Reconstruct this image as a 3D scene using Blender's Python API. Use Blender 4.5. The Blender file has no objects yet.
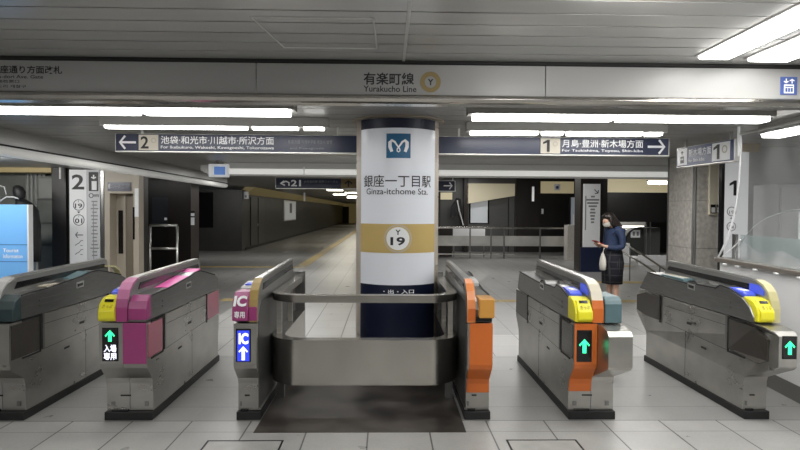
import bpy, bmesh, math, random
from mathutils import Vector, Matrix
random.seed(7)
C = bpy.context.scene.collection
PI = math.pi

# ------------------------------------------------------------------ materials
MATS = {}
def mat(name, col, rough=0.5, metal=0.0, emit=0.0, ecol=None, alpha=1.0, noise=0.0, nscale=8.0, stretch=None,
        bump=0.0, spec=0.5, coat=0.0, trans=0.0, rvar=0.0):
    if name in MATS: return MATS[name]
    m = bpy.data.materials.new(name); m.use_nodes = True
    nt = m.node_tree; b = nt.nodes['Principled BSDF']
    b.inputs['Base Color'].default_value = (*col, 1)
    b.inputs['Roughness'].default_value = rough
    b.inputs['Metallic'].default_value = metal
    b.inputs['Specular IOR Level'].default_value = spec
    b.inputs['Alpha'].default_value = alpha
    b.inputs['Coat Weight'].default_value = coat
    b.inputs['Transmission Weight'].default_value = trans
    if emit:
        b.inputs['Emission Color'].default_value = (*(ecol or col), 1)
        b.inputs['Emission Strength'].default_value = emit
    if noise or bump or rvar:
        tc = nt.nodes.new('ShaderNodeTexCoord'); mp = nt.nodes.new('ShaderNodeMapping')
        nz = nt.nodes.new('ShaderNodeTexNoise'); nz.inputs['Scale'].default_value = nscale; nz.inputs['Detail'].default_value = 4
        if stretch: mp.inputs['Scale'].default_value = stretch
        nt.links.new(tc.outputs['Object'], mp.inputs['Vector']); nt.links.new(mp.outputs['Vector'], nz.inputs['Vector'])
        if noise:
            r = nt.nodes.new('ShaderNodeMapRange')
            r.inputs['To Min'].default_value = 1 - noise; r.inputs['To Max'].default_value = 1 + noise
            r.inputs['From Min'].default_value = .25; r.inputs['From Max'].default_value = .75
            mx = nt.nodes.new('ShaderNodeMix'); mx.data_type = 'RGBA'; mx.blend_type = 'MULTIPLY'
            mx.inputs[0].default_value = 1; mx.inputs[6].default_value = (*col, 1)
            nt.links.new(nz.outputs['Fac'], r.inputs['Value']); nt.links.new(r.outputs['Result'], mx.inputs[7])
            nt.links.new(mx.outputs[2], b.inputs['Base Color'])
        if rvar:
            r2 = nt.nodes.new('ShaderNodeMapRange')
            r2.inputs['To Min'].default_value = max(0, rough - rvar); r2.inputs['To Max'].default_value = rough + rvar
            nt.links.new(nz.outputs['Fac'], r2.inputs['Value']); nt.links.new(r2.outputs['Result'], b.inputs['Roughness'])
        if bump:
            bp = nt.nodes.new('ShaderNodeBump'); bp.inputs['Strength'].default_value = bump; bp.inputs['Distance'].default_value = .01
            nt.links.new(nz.outputs['Fac'], bp.inputs['Height']); nt.links.new(bp.outputs['Normal'], b.inputs['Normal'])
    MATS[name] = m
    return m

steel = mat('brushed_steel', (.52, .50, .46), .34, .85, noise=.10, nscale=6, stretch=(1, 1, 12), rvar=.06)
steel_dark = mat('dark_steel', (.24, .24, .236), .28, .85, noise=.12, nscale=6, stretch=(1, 1, 10))
steel_rail = mat('polished_steel', (.52, .50, .465), .24, 1.0, noise=.10, nscale=4, stretch=(1, 1, .6), rvar=.06)
steel_side = mat('gate_side_steel', (.43, .42, .395), .29, .9, noise=.16, nscale=3, stretch=(1, 1, 2), rvar=.06)
alu = mat('aluminium', (.62, .62, .60), .3, .9)
black = mat('black_rubber', (.012, .012, .013), .55)
gloss_black = mat('gloss_black', (.008, .008, .009), .12)
smoke = mat('smoked_panel', (.045, .04, .035), .22)
dark_hood = mat('hood_grey', (.30, .30, .295), .33, .6)
inner_dark = mat('inner_grey', (.09, .09, .09), .35, .5)
light_grey = mat('light_grey_plastic', (.55, .55, .54), .35)
pink = mat('magenta_plastic', (.36, .055, .20), .32)
pink_hot = mat('hot_pink_plastic', (.75, .10, .40), .4)
pink_pale = mat('pale_pink_acrylic', (.46, .14, .20), .22)
pink_trim = mat('pink_trim', (.58, .20, .38), .3)
orange = mat('orange_plastic', (.62, .15, .025), .35)
orange_hi = mat('bright_orange_plastic', (.80, .27, .08), .3)
amber = mat('amber_plastic', (.62, .30, .06), .35)
yellow = mat('yellow_plastic', (.86, .79, .03), .35)
blue_pl = mat('blue_reader', (.07, .11, .68), .35, emit=.25)
teal = mat('teal_plastic', (.10, .17, .19), .35)
teal_dark = mat('dark_teal_plastic', (.028, .05, .055), .4)
gold = mat('gold_trim', (.42, .30, .10), .35)
cream_tr = mat('cream_trim', (.62, .57, .46), .25)
clear_yel = mat('pale_yellow_trim', (.56, .52, .28), .3)
ink = mat('black_print', (.012, .012, .014), .5)
white_print = mat('white_print', (.85, .86, .88), .5, emit=.12)
dim_print = mat('dim_print', (.30, .31, .34), .5)
grey_print = mat('grey_print', (.25, .25, .26), .5)
navy = mat('navy_sign', (.008, .012, .034), .3)
navy_sign = mat('navy_sign_lit', (.016, .024, .065), .3)
navy_sign_r = mat('blue_sign_lit', (.035, .055, .16), .35)
white_sign = mat('white_sign_face', (.78, .79, .80), .4, emit=.08)
column_white = mat('column_sign_white', (.74, .77, .83), .32, emit=.07)
beige_box = mat('beige_sign_box', (.56, .52, .44), .4, emit=.15)
gold_band = mat('gold_band', (.56, .41, .15), .4)
logo_blue = mat('logo_blue', (.012, .125, .27), .4)
icon_blue = mat('icon_blue', (.07, .12, .36), .4)
green_led = mat('green_led', (.05, .9, .42), .4, emit=1.6, ecol=(.04, .85, .36))
blue_led = mat('blue_led', (.03, .05, .9), .4, emit=.75, ecol=(.04, .08, .95))
white_led = mat('white_led', (.9, .9, 1), .4, emit=1.3, ecol=(.85, .87, 1))
lamp = mat('lamp_diffuser', (1, 1, .98), .4, emit=15, ecol=(1, .985, .95))
lamp_far = mat('far_lamp_diffuser', (1, 1, .95), .4, emit=7, ecol=(1, .95, .82))
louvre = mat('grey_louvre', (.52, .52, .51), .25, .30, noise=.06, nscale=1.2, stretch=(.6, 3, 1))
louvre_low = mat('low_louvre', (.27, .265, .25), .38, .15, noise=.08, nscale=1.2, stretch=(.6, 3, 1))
void = mat('ceiling_void', (.02, .02, .02), .8)
fascia_m = mat('fascia_panel', (.36, .36, .355), .35, noise=.03, nscale=1)
dark_wall = mat('charcoal_wall', (.030, .029, .027), .42, noise=.15, nscale=2)
brown_wall = mat('dark_brown_wall', (.016, .011, .009), .45, noise=.15, nscale=2)
black_wall = mat('black_wall', (.012, .011, .011), .42)
grey_wall = mat('grey_wall', (.22, .22, .21), .6, noise=.08, nscale=2)
office_wall = mat('office_grey', (.27, .27, .265), .6, noise=.1, nscale=1)
white_wall = mat('white_wall', (.84, .84, .85), .45, noise=.03, nscale=2)
cream = mat('cream_panel', (.62, .56, .40), .5, emit=.28, ecol=(.8, .68, .40))  # glow put into the colour for the lit cream bands
cream_dim_glow = mat('cream_dim_glow', (.46, .37, .19), .5, emit=.06, ecol=(.8, .62, .25))  # faint yellow glow stands in for light on wall tops and cove
beige = mat('beige_enamel', (.46, .41, .335), .4)
beige_dk = mat('beige_shadow', (.27, .23, .18), .45)
column_tile = mat('column_beige_tile', (.47, .42, .36), .4, noise=.08, nscale=4)
stone = mat('granite', (.42, .40, .37), .42, noise=.30, nscale=14, rvar=.05)
stone_lt = mat('light_stone', (.42, .40, .37), .5, noise=.2, nscale=20)
patch_m = mat('worn_concrete', (.060, .052, .046), .40, noise=.75, nscale=3.6, rvar=.2, bump=.25)
tactile = mat('yellow_tactile', (.42, .32, .13), .5, noise=.15, nscale=6)
sky_blue = mat('sky_blue_board', (.17, .44, .84), .45, emit=.22)
mach = mat('machine_grey', (.24, .25, .225), .5, noise=.2, nscale=3)
mach_lt = mat('machine_light', (.34, .35, .33), .5, noise=.1, nscale=3)
skin_m = mat('skin', (.55, .34, .25), .5)
hair_m = mat('dark_hair', (.016, .011, .009), .45)
denim = mat('denim', (.015, .030, .078), .75, noise=.25, nscale=30)
white_cloth = mat('white_cloth', (.56, .54, .49), .8)
red_case = mat('red_case', (.30, .02, .03), .4)
glass_green = mat('frosted_glass', (.36, .46, .46), .35, alpha=.5)

def plaid_mat():
    m = mat('plaid', (.012, .013, .022), .85)
    nt = m.node_tree; b = nt.nodes['Principled BSDF']
    tc = nt.nodes.new('ShaderNodeTexCoord'); sp = nt.nodes.new('ShaderNodeSeparateXYZ')
    nt.links.new(tc.outputs['Object'], sp.inputs[0])
    outs = []
    for ax, per in ((2, .11), (1, .09), (0, .09)):
        d = nt.nodes.new('ShaderNodeMath'); d.operation = 'DIVIDE'; d.inputs[1].default_value = per
        f = nt.nodes.new('ShaderNodeMath'); f.operation = 'FRACT'
        l = nt.nodes.new('ShaderNodeMath'); l.operation = 'LESS_THAN'; l.inputs[1].default_value = .13
        nt.links.new(sp.outputs[ax], d.inputs[0]); nt.links.new(d.outputs[0], f.inputs[0]); nt.links.new(f.outputs[0], l.inputs[0])
        outs.append(l)
    a = nt.nodes.new('ShaderNodeMath'); a.operation = 'MAXIMUM'
    nt.links.new(outs[0].outputs[0], a.inputs[0]); nt.links.new(outs[1].outputs[0], a.inputs[1])
    mx = nt.nodes.new('ShaderNodeMix'); mx.data_type = 'RGBA'
    mx.inputs[6].default_value = (.006, .007, .013, 1); mx.inputs[7].default_value = (.04, .038, .045, 1)
    nt.links.new(a.outputs[0], mx.inputs[0]); nt.links.new(mx.outputs[2], b.inputs['Base Color'])
    return m
plaid = plaid_mat()

def floor_mat():
    m = bpy.data.materials.new('floor_tiles'); m.use_nodes = True
    nt = m.node_tree; N = nt.nodes; L = nt.links; b = N['Principled BSDF']
    tc = N.new('ShaderNodeTexCoord'); sp = N.new('ShaderNodeSeparateXYZ'); L.new(tc.outputs['Object'], sp.inputs[0])
    def M(op, a, bb=None, c=None):
        n = N.new('ShaderNodeMath'); n.operation = op
        for i, v in enumerate((a, bb, c)):
            if v is None: continue
            if isinstance(v, (int, float)): n.inputs[i].default_value = v
            else: L.new(v, n.inputs[i])
        return n.outputs[0]
    X, Y = sp.outputs[0], sp.outputs[1]
    T = .44
    fx = M('FRACT', M('DIVIDE', M('ADD', X, .127 + 44), T))
    dx = M('MULTIPLY', M('MINIMUM', fx, M('SUBTRACT', 1.0, fx)), T)
    fy = M('FRACT', M('DIVIDE', M('ADD', Y, 44 - 4.17), T * 1.22))
    dy = M('MULTIPLY', M('MINIMUM', fy, M('SUBTRACT', 1.0, fy)), T * 1.22)
    e1 = M('ABSOLUTE', M('SUBTRACT', Y, 4.41))
    gx = M('LESS_THAN', dx, .0055); gy = M('LESS_THAN', dy, .0045); ge = M('LESS_THAN', e1, .005)
    # long joints darker than cross joints; gate zone has cross joints only
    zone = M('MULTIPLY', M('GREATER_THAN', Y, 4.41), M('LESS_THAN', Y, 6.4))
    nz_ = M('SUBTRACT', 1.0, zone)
    g = M('MAXIMUM', M('MAXIMUM', M('MULTIPLY', gx, nz_), M('MULTIPLY', gy, .55)), ge)
    n1 = N.new('ShaderNodeTexNoise'); n1.inputs['Scale'].default_value = 55; n1.inputs['Detail'].default_value = 3
    n2 = N.new('ShaderNodeTexNoise'); n2.inputs['Scale'].default_value = .9; n2.inputs['Detail'].default_value = 4
    n3 = N.new('ShaderNodeTexNoise'); n3.inputs['Scale'].default_value = 4.5; n3.inputs['Detail'].default_value = 5
    for n in (n1, n2, n3): L.new(tc.outputs['Object'], n.inputs['Vector'])
    # per tile tint
    wn = N.new('ShaderNodeTexWhiteNoise'); cb = N.new('ShaderNodeCombineXYZ')
    L.new(M('FLOOR', M('DIVIDE', M('ADD', X, .127 + 44), T)), cb.inputs[0]); L.new(M('FLOOR', M('DIVIDE', M('ADD', Y, 44 - 4.17), T * 1.22)), cb.inputs[1])
    L.new(cb.outputs[0], wn.inputs['Vector'])
    v = M('ADD', M('MULTIPLY', n1.outputs['Fac'], .22), M('ADD', M('MULTIPLY', n2.outputs['Fac'], .30), M('ADD', M('MULTIPLY', n3.outputs['Fac'], .34), M('MULTIPLY', wn.outputs['Value'], .07))))
    v = M('ADD', v, .50)
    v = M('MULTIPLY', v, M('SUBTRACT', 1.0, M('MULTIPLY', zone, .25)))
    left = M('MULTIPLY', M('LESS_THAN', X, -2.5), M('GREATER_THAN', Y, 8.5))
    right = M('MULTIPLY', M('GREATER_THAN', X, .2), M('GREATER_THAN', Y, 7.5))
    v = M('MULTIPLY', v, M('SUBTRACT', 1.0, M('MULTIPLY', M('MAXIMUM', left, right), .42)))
    v = M('MULTIPLY', v, M('SUBTRACT', 1.0, M('MULTIPLY', g, .80)))
    cc = N.new('ShaderNodeMix'); cc.data_type = 'RGBA'; cc.blend_type = 'MULTIPLY'; cc.inputs[0].default_value = 1
    cc.inputs[6].default_value = (.415, .412, .40, 1); L.new(v, cc.inputs[7]); L.new(cc.outputs[2], b.inputs['Base Color'])
    r = M('ADD', M('MULTIPLY', n3.outputs['Fac'], .18), .22); L.new(r, b.inputs['Roughness'])
    b.inputs['Specular IOR Level'].default_value = .5
    return m
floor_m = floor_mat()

def film_mat():
    m = bpy.data.materials.new('clear_vinyl'); m.use_nodes = True
    nt = m.node_tree; N = nt.nodes; L = nt.links
    for n in list(N): N.remove(n)
    o = N.new('ShaderNodeOutputMaterial'); t = N.new('ShaderNodeBsdfTransparent'); t.inputs[0].default_value = (.93, .94, .95, 1)
    d = N.new('ShaderNodeBsdfDiffuse'); d.inputs[0].default_value = (.62, .63, .64, 1)
    g = N.new('ShaderNodeBsdfGlossy'); g.inputs['Roughness'].default_value = .32
    tc = N.new('ShaderNodeTexCoord'); mp = N.new('ShaderNodeMapping'); mp.inputs['Scale'].default_value = (1, 1.2, .7)
    nz = N.new('ShaderNodeTexNoise'); nz.inputs['Scale'].default_value = 2.2; nz.inputs['Detail'].default_value = 3
    L.new(tc.outputs['Object'], mp.inputs[0]); L.new(mp.outputs[0], nz.inputs['Vector'])
    bp = N.new('ShaderNodeBump'); bp.inputs['Strength'].default_value = .12; bp.inputs['Distance'].default_value = .05
    L.new(nz.outputs['Fac'], bp.inputs['Height']); L.new(bp.outputs[0], g.inputs['Normal'])
    a = N.new('ShaderNodeMixShader'); a.inputs[0].default_value = .17; b = N.new('ShaderNodeMixShader'); b.inputs[0].default_value = .06
    L.new(t.outputs[0], a.inputs[1]); L.new(d.outputs[0], a.inputs[2]); L.new(a.outputs[0], b.inputs[1]); L.new(g.outputs[0], b.inputs[2])
    L.new(b.outputs[0], o.inputs[0])
    return m
film = film_mat()

# ------------------------------------------------------------------ camera frame, used to turn measured points into metres
F = 590.0
yaw = math.atan(13/F); pitch = -math.atan(14/F); roll = .0061
fwd0 = Vector((math.sin(yaw), math.cos(yaw), 0)); r0 = Vector((math.cos(yaw), -math.sin(yaw), 0)); up0 = Vector((0, 0, 1))
fwd = fwd0*math.cos(pitch) + up0*math.sin(pitch); up = up0*math.cos(pitch) - fwd0*math.sin(pitch)
rv = r0*math.cos(roll) + up*math.sin(roll); uv = up*math.cos(roll) - r0*math.sin(roll)
def at(px, py, Y):
    d = rv*((px-400)/F) + uv*((225-py)/F) + fwd
    return Vector((0, 0, 1.58)) + d*(Y/d.y)
def AX(px, py, Y): return at(px, py, Y).x
def AZ(px, py, Y): return at(px, py, Y).z

# ------------------------------------------------------------------ helpers
class MB:
    """collects shapes; build() links them as ONE mesh object"""
    def __init__(s): s.bm = bmesh.new(); s.mi = 0; s.mats = []
    def use(s, m):
        if m not in s.mats: s.mats.append(m)
        s.mi = s.mats.index(m); return s
    def _f(s, vs):
        try:
            f = s.bm.faces.new(vs); f.material_index = s.mi; return f
        except ValueError: return None
    def box(s, x0, x1, y0, y1, z0, z1):
        v = [s.bm.verts.new(p) for p in ((x0,y0,z0),(x1,y0,z0),(x1,y1,z0),(x0,y1,z0),(x0,y0,z1),(x1,y0,z1),(x1,y1,z1),(x0,y1,z1))]
        for q in ((0,3,2,1),(4,5,6,7),(0,1,5,4),(1,2,6,5),(2,3,7,6),(3,0,4,7)): s._f([v[i] for i in q])
        return s
    def prism(s, pts, a0, a1, axis='x'):
        """polygon extruded along an axis; pts are (y,z) for x, (x,z) for y, (x,y) for z"""
        def P(p, a): return {'x': (a, p[0], p[1]), 'y': (p[0], a, p[1]), 'z': (p[0], p[1], a)}[axis]
        A = [s.bm.verts.new(P(p, a0)) for p in pts]; B = [s.bm.verts.new(P(p, a1)) for p in pts]
        n = len(pts)
        s._f(A); s._f(B[::-1])
        for i in range(n): s._f([A[i], B[i], B[(i+1) % n], A[(i+1) % n]])
        return s
    def quad(s, *p): s._f([s.bm.verts.new(q) for q in p]); return s
    def tube(s, pts, r, n=8, closed=False, cap=True):
        pts = [Vector(p) for p in pts]; rings = []; m = len(pts)
        for i, p in enumerate(pts):
            if closed: t = (pts[(i+1) % m] - pts[i-1])
            else: t = pts[min(i+1, m-1)] - pts[max(i-1, 0)]
            t.normalize()
            up = Vector((0, 0, 1)) if abs(t.z) < .9 else Vector((0, 1, 0))
            u = t.cross(up).normalized(); w = u.cross(t)
            rr = r[i] if isinstance(r, (list, tuple)) else r
            rings.append([s.bm.verts.new(p + (u*math.cos(2*PI*k/n) + w*math.sin(2*PI*k/n))*rr) for k in range(n)])
        for i in range(m if closed else m-1):
            a, b = rings[i], rings[(i+1) % m]
            for k in range(n): s._f([a[k], a[(k+1) % n], b[(k+1) % n], b[k]])
        if cap and not closed: s._f(rings[0][::-1]); s._f(rings[-1])
        return s
    def rings(s, rings, cap=True):
        R = [[s.bm.verts.new(p) for p in r] for r in rings]; n = len(R[0])
        for a, b in zip(R, R[1:]):
            for k in range(n): s._f([a[k], a[(k+1) % n], b[(k+1) % n], b[k]])
        if cap: s._f(R[0][::-1]); s._f(R[-1])
        return s
    def disc(s, cx, cz, y, r, y2=None, n=32, r_in=0):
        """flat disc (or ring) facing -y, extruded to y2"""
        y2 = y + .004 if y2 is None else y2
        o = [(cx + r*math.cos(2*PI*k/n), cz + r*math.sin(2*PI*k/n)) for k in range(n)]
        if not r_in: s.prism(o, y, y2, 'y')
        else:
            i_ = [(cx + r_in*math.cos(2*PI*k/n), cz + r_in*math.sin(2*PI*k/n)) for k in range(n)]
            F = lambda pts, yy: [s.bm.verts.new((p[0], yy, p[1])) for p in pts]
            a, b, c, d = F(o, y), F(i_, y), F(o, y2), F(i_, y2)
            for k in range(n):
                j = (k+1) % n
                s._f([a[k], a[j], b[j], b[k]]); s._f([a[k], c[k], c[j], a[j]]); s._f([b[k], b[j], d[j], d[k]]); s._f([c[k], d[k], d[j], c[j]])
        return s
    def ribbon(s, pts, widths, y, y2):
        """flat stroke in the xz plane"""
        P = [Vector((p[0], p[1])) for p in pts]; n = len(P); Lf, Rt = [], []
        for i in range(n):
            t = (P[min(i+1, n-1)] - P[max(i-1, 0)]).normalized(); nn = Vector((-t.y, t.x)); w = widths[i] if isinstance(widths, (list, tuple)) else widths
            Lf.append(P[i] + nn*w/2); Rt.append(P[i] - nn*w/2)
        va = [(s.bm.verts.new((a.x, y, a.y)), s.bm.verts.new((b.x, y, b.y))) for a, b in zip(Lf, Rt)]
        for i in range(n-1): s._f([va[i][0], va[i][1], va[i+1][1], va[i+1][0]])
        return s
    def build(s, name, m=None, parent=None, bevel=0.0, smooth=False, loc=None):
        bmesh.ops.recalc_face_normals(s.bm, faces=s.bm.faces[:])
        me = bpy.data.meshes.new(name); s.bm.to_mesh(me); s.bm.free()
        for x in (s.mats if s.mats else [m]): me.materials.append(x)
        o = bpy.data.objects.new(name, me); C.objects.link(o)
        if parent: o.parent = parent
        if loc: o.location = loc
        if smooth == 'auto':
            for p in me.polygons: p.use_smooth = True
            me.set_sharp_from_angle(angle=math.radians(32))
        elif smooth:
            for p in me.polygons: p.use_smooth = True
        if bevel:
            bv = o.modifiers.new('edge', 'BEVEL'); bv.width = bevel; bv.segments = 2; bv.limit_method = 'ANGLE'; bv.angle_limit = math.radians(35)
        return o

def thing(name, label, cat, loc=(0, 0, 0), rz=0, group=None):
    o = bpy.data.objects.new(name, None); C.objects.link(o); o.empty_display_size = .1
    o.location = loc; o.rotation_euler = (0, 0, rz); o['label'] = label; o['category'] = cat
    if group: o['group'] = group
    return o
def tag(o, label, cat, group=None, kind=None):
    o['label'] = label; o['category'] = cat
    if group: o['group'] = group
    if kind: o['kind'] = kind
    return o
def struct(o): o['kind'] = 'structure'; return o

def text_mesh(s, bold=0.0):
    cu = bpy.data.curves.new('t', 'FONT'); cu.body = s; cu.size = 1; cu.resolution_u = 3; cu.offset = bold
    ob = bpy.data.objects.new('t', cu); C.objects.link(ob)
    dg = bpy.context.evaluated_depsgraph_get()
    me = bpy.data.meshes.new_from_object(ob.evaluated_get(dg))
    bpy.data.objects.remove(ob); bpy.data.curves.remove(cu)
    return me
def text(s, x0, x1, z0, z1, y, m, name='lettering', parent=None, bold=0.012, cyl=None, merge=None):
    """text fitted into a rectangle facing -y; cyl=(cx, cy, r) wraps it round a column"""
    me = text_mesh(s, bold)
    bm = bmesh.new(); bm.from_mesh(me); bpy.data.meshes.remove(me)
    xs = [v.co.x for v in bm.verts]; ys = [v.co.y for v in bm.verts]
    ax, bx, ay, by = min(xs), max(xs), min(ys), max(ys)
    for v in bm.verts:
        v.co = Vector((x0 + (v.co.x-ax)/(bx-ax)*(x1-x0), y, z0 + (v.co.y-ay)/max(by-ay, 1e-6)*(z1-z0)))
    if cyl:
        cx, cy, r = cyl
        bmesh.ops.triangulate(bm, faces=bm.faces[:])
        for _ in range(3):
            es = [e for e in bm.edges if abs(e.verts[0].co.x - e.verts[1].co.x) > .035]
            if es: bmesh.ops.subdivide_edges(bm, edges=es, cuts=1, use_grid_fill=False); bmesh.ops.triangulate(bm, faces=bm.faces[:])
        for v in bm.verts:
            a = (v.co.x - cx)/r
            v.co = Vector((cx + r*math.sin(a), cy - r*math.cos(a), v.co.z))
    if merge is not None:
        me = bpy.data.meshes.new('m'); bm.to_mesh(me); merge.bm.from_mesh(me); bpy.data.meshes.remove(me); bm.free(); return None
    me = bpy.data.meshes.new(name); bm.to_mesh(me); bm.free(); me.materials.append(m)
    o = bpy.data.objects.new(name, me); C.objects.link(o)
    if parent: o.parent = parent
    return o
def numeral_one(x0, x1, z0, z1, y, m, parent):
    w, h = x1-x0, z1-z0
    return MB().prism([(x1-w*.42, z0), (x1, z0), (x1, z1), (x1-w*.34, z1), (x0, z1-h*.20), (x0, z1-h*.36), (x1-w*.42, z1-h*.24)], y, y+.002, 'y').build('lettering', m, parent)
def arrow(mb, cx, cz, w, h, y, rot=0.0, stroke=.2):
    """an open-headed arrow pointing up before rotation, facing -y"""
    c, s_ = math.cos(rot), math.sin(rot)
    def T(p): return (cx + p[0]*c - p[1]*s_, cz + p[0]*s_ + p[1]*c)
    st = stroke*w
    mb.ribbon([T((-w/2, h/2-w*.5)), T((0, h/2-st*.6)), T((w/2, h/2-w*.5))], st, y, y)
    mb.ribbon([T((0, h/2-st)), T((0, -h/2))], st, y-.0004, y)
    return mb
def solid_arrow(mb, cx, cz, w, h, y):
    """block arrow pointing up with notched head, facing -y"""
    s_ = w*.175
    pts = [(0, h/2), (w/2, h/2-w*.55), (w/2-w*.10, h/2-w*.68), (s_, h/2-w*.40), (s_, -h/2), (-s_, -h/2), (-s_, h/2-w*.40), (-w/2+w*.10, h/2-w*.68), (-w/2, h/2-w*.55)]
    mb.prism([(cx+p[0], cz+p[1]) for p in pts], y, y+.003, 'y')
    return mb

# ------------------------------------------------------------------ setting
ZF, ZL = 2.68, 2.49      # front ceiling, lower ceiling
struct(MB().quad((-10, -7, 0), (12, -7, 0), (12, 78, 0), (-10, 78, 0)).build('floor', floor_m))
# front ceiling: long slats across the hall
mb = MB().use(louvre)
y = -7.0
P = .212
k = 0
ys = 4.335
while ys > -7:
    mb.box(-10, 9, ys-P+.017, ys, ZF, ZF+.03); ys -= P
mb.use(void).box(-10, 9, -7, 4.35, ZF+.05, ZF+.12)
struct(mb.build('ceiling', louvre))
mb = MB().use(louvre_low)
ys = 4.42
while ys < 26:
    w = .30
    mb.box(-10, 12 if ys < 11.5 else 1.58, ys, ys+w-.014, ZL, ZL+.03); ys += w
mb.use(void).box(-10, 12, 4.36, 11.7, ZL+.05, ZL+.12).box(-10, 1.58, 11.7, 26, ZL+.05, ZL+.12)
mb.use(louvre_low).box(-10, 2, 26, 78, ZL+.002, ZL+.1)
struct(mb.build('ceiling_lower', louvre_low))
ZH = 2.95
struct(MB().use(louvre_low).box(1.58, 12, 11.7, 26, ZH, ZH+.1).box(1.55, 1.58, 11.7, 26, ZL, ZH).build('ceiling_raised', louvre_low))
# access hatch outline and joint cover in the front ceiling
t = thing('ceiling_access_hatch', 'thin metal outline of access hatch in the grey slatted ceiling', 'hatch', (0, 0, 0))
hm = MB()
for a, b in (((-.78, 3.40), (-.085, 3.40)), ((-.085, 3.40), (-.075, 4.02)), ((-.075, 4.02), (-.70, 4.02)), ((-.70, 4.02), (-.78, 3.40))):
    hm.tube([(*a, ZF-.002), (*b, ZF-.002)], .006, 4)
hm.build('hatch_frame', light_grey, t)
struct(MB().box(.105, .125, 1.0, 4.34, ZF-.006, ZF+.002).build('trim_1', light_grey))

# fascia between the two ceilings
mb = MB().use(fascia_m)
for a, b in ((-8, -.962), (-.955, 1.157), (1.163, 8)):
    mb.box(a, b, 4.34, 4.37, 2.42, ZF-.03)
mb.use(void).box(-8, 8, 4.345, 4.36, ZF-.03, ZF+.05)
struct(mb.build('beam', fascia_m))
struct(MB().prism([(4.318, 2.428), (4.30, 2.415), (4.295, 2.395), (4.305, 2.372), (4.325, 2.362), (4.44, 2.362), (4.44, 2.428)], -8, 8).build('trim_2', steel_rail, bevel=.004))
struct(MB().box(-8, 8, 4.328, 4.345, ZF-.022, ZF-.008).build('trim_3', void))

# beam lettering: each printed sign is a thing
t = thing('line_name_lettering', 'black lettering for the line name with ring emblem on the beam', 'lettering', (0, 4.339, 0))
BYm = 4.336
def bx(px, py=82): return AX(px, py, BYm)
def fz(py, px): return AZ(px, py, BYm)
text('有楽町線', bx(363.5), bx(414), fz(84.8, 390), fz(72.5, 390), -.001, ink, 'lettering', t, .018)
text('Yurakucho Line', bx(363.5), bx(416.5), fz(91.8, 390), fz(85.8, 390), -.001, ink, 'lettering', t, .012)
MB().disc(bx(430.5), fz(82, 430), -.004, .076, -.001, 40, .042).build('ring_emblem', mat('beam_ring_gold', (.30, .225, .09), .45), t)
text('Y', bx(427.8), bx(433.4), fz(85.3, 430), fz(79, 430), -.003, ink, 'lettering', t, .03)
t = thing('gate_direction_lettering', 'black gate direction lettering at left end of the beam', 'lettering', (0, 4.339, 0))
text('銀座通り方面改札', bx(-9), bx(62), fz(73.6, 30), fz(65.5, 30), -.001, ink, 'lettering', t, .02)
text('Ginza-dori Ave. Gate', bx(-14), bx(43), fz(78.3, 20), fz(74.8, 20), -.001, ink, 'lettering', t, .012)
text('银座路检票口', bx(-14), bx(19), fz(82.8, 10), fz(79.6, 10), -.001, ink, 'lettering', t, .008)
text('긴자도리 개찰구', bx(-14), bx(26), fz(87.8, 10), fz(84.6, 10), -.001, ink, 'lettering', t, .008)
t = thing('elevator_pictogram', 'square blue elevator pictogram at right end of the beam', 'sign', (0, 4.339, 0))
ez_ = lambda y_: fz(y_, 790)
MB().box(bx(780.5), bx(797), -.006, 0, ez_(94.8), ez_(77)).build('panel', icon_blue, t)
mb = MB().use(white_print)
cx = bx(788.7)
mb.box(cx-.037, cx+.037, -.008, -.006, ez_(93.4), ez_(84.6))
for i in (-1, 0, 1): mb.use(icon_blue).box(cx+i*.02-.007, cx+i*.02+.007, -.010, -.008, ez_(92), ez_(88.2))
mb.use(icon_blue).box(cx-.028, cx+.028, -.010, -.008, ez_(87.2), ez_(86.2))
mb.use(white_print)
arrow(mb, cx-.022, ez_(81.2), .034, .036, -.008, PI, .26); arrow(mb, cx+.022, ez_(81.2), .034, .036, -.008, 0, .26)
mb.build('pictogram', white_print, t)

# outer walls (mostly behind or beside the camera)
struct(MB().box(-10, 12, -7.1, -7, 0, 3).build('wall_back', grey_wall))
struct(MB().box(-10, -9.9, -7, 24, 0, 3).build('wall_left', grey_wall))
struct(MB().box(11.9, 12, -7, 26, 0, 3).build('wall_right', office_wall))

# ------------------------------------------------------------------ lamps in the ceiling
def fixture(name, x0, x1, y0, y1, z, label, joints=(), group=None, m=lamp, drop=.05):
    t = thing(name, label, 'light', ((x0+x1)/2, (y0+y1)/2, z), 0, group)
    hx, hy = (x1-x0)/2, (y1-y0)/2
    MB().box(-hx-.02, hx+.02, -hy-.004, hy+.004, -.012, max(.02, (ZL if z < ZL else z) - z)).build('housing', louvre_low, t)
    mb = MB()
    if hx > hy:
        cuts = [-hx] + [j-(x0+x1)/2 for j in joints] + [hx]
        for a, b in zip(cuts, cuts[1:]):
            mb.prism([(-hy, -.012), (-hy*.9, -drop), (hy*.9, -drop), (hy, -.012)], a+.03, b-.03)
    else:
        mb.prism([(-hx, -.018), (-hx*.85, -drop), (hx*.85, -drop), (hx, -.018)], -hy+.01, hy-.01, 'y')
    mb.build('diffuser', m, t)
    return t
L1, L2, L3, L4 = 4.88, 5.00, 5.87, 6.04
fixture('ceiling_light', AX(-60, 112, L1), AX(293, 112, L1), L1-.08, L1+.09, 2.408, 'long white ceiling light behind the beam, left of the column', (AX(-20, 112, L1), AX(141, 112, L1)), 'long lights behind the beam', drop=.05)
fixture('ceiling_light', AX(470, 118, L2), AX(768, 118, L2), L2-.08, L2+.09, 2.408, 'long white ceiling light behind the beam, right of the column', (AX(615, 118, L2),), 'long lights behind the beam', drop=.05)
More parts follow.
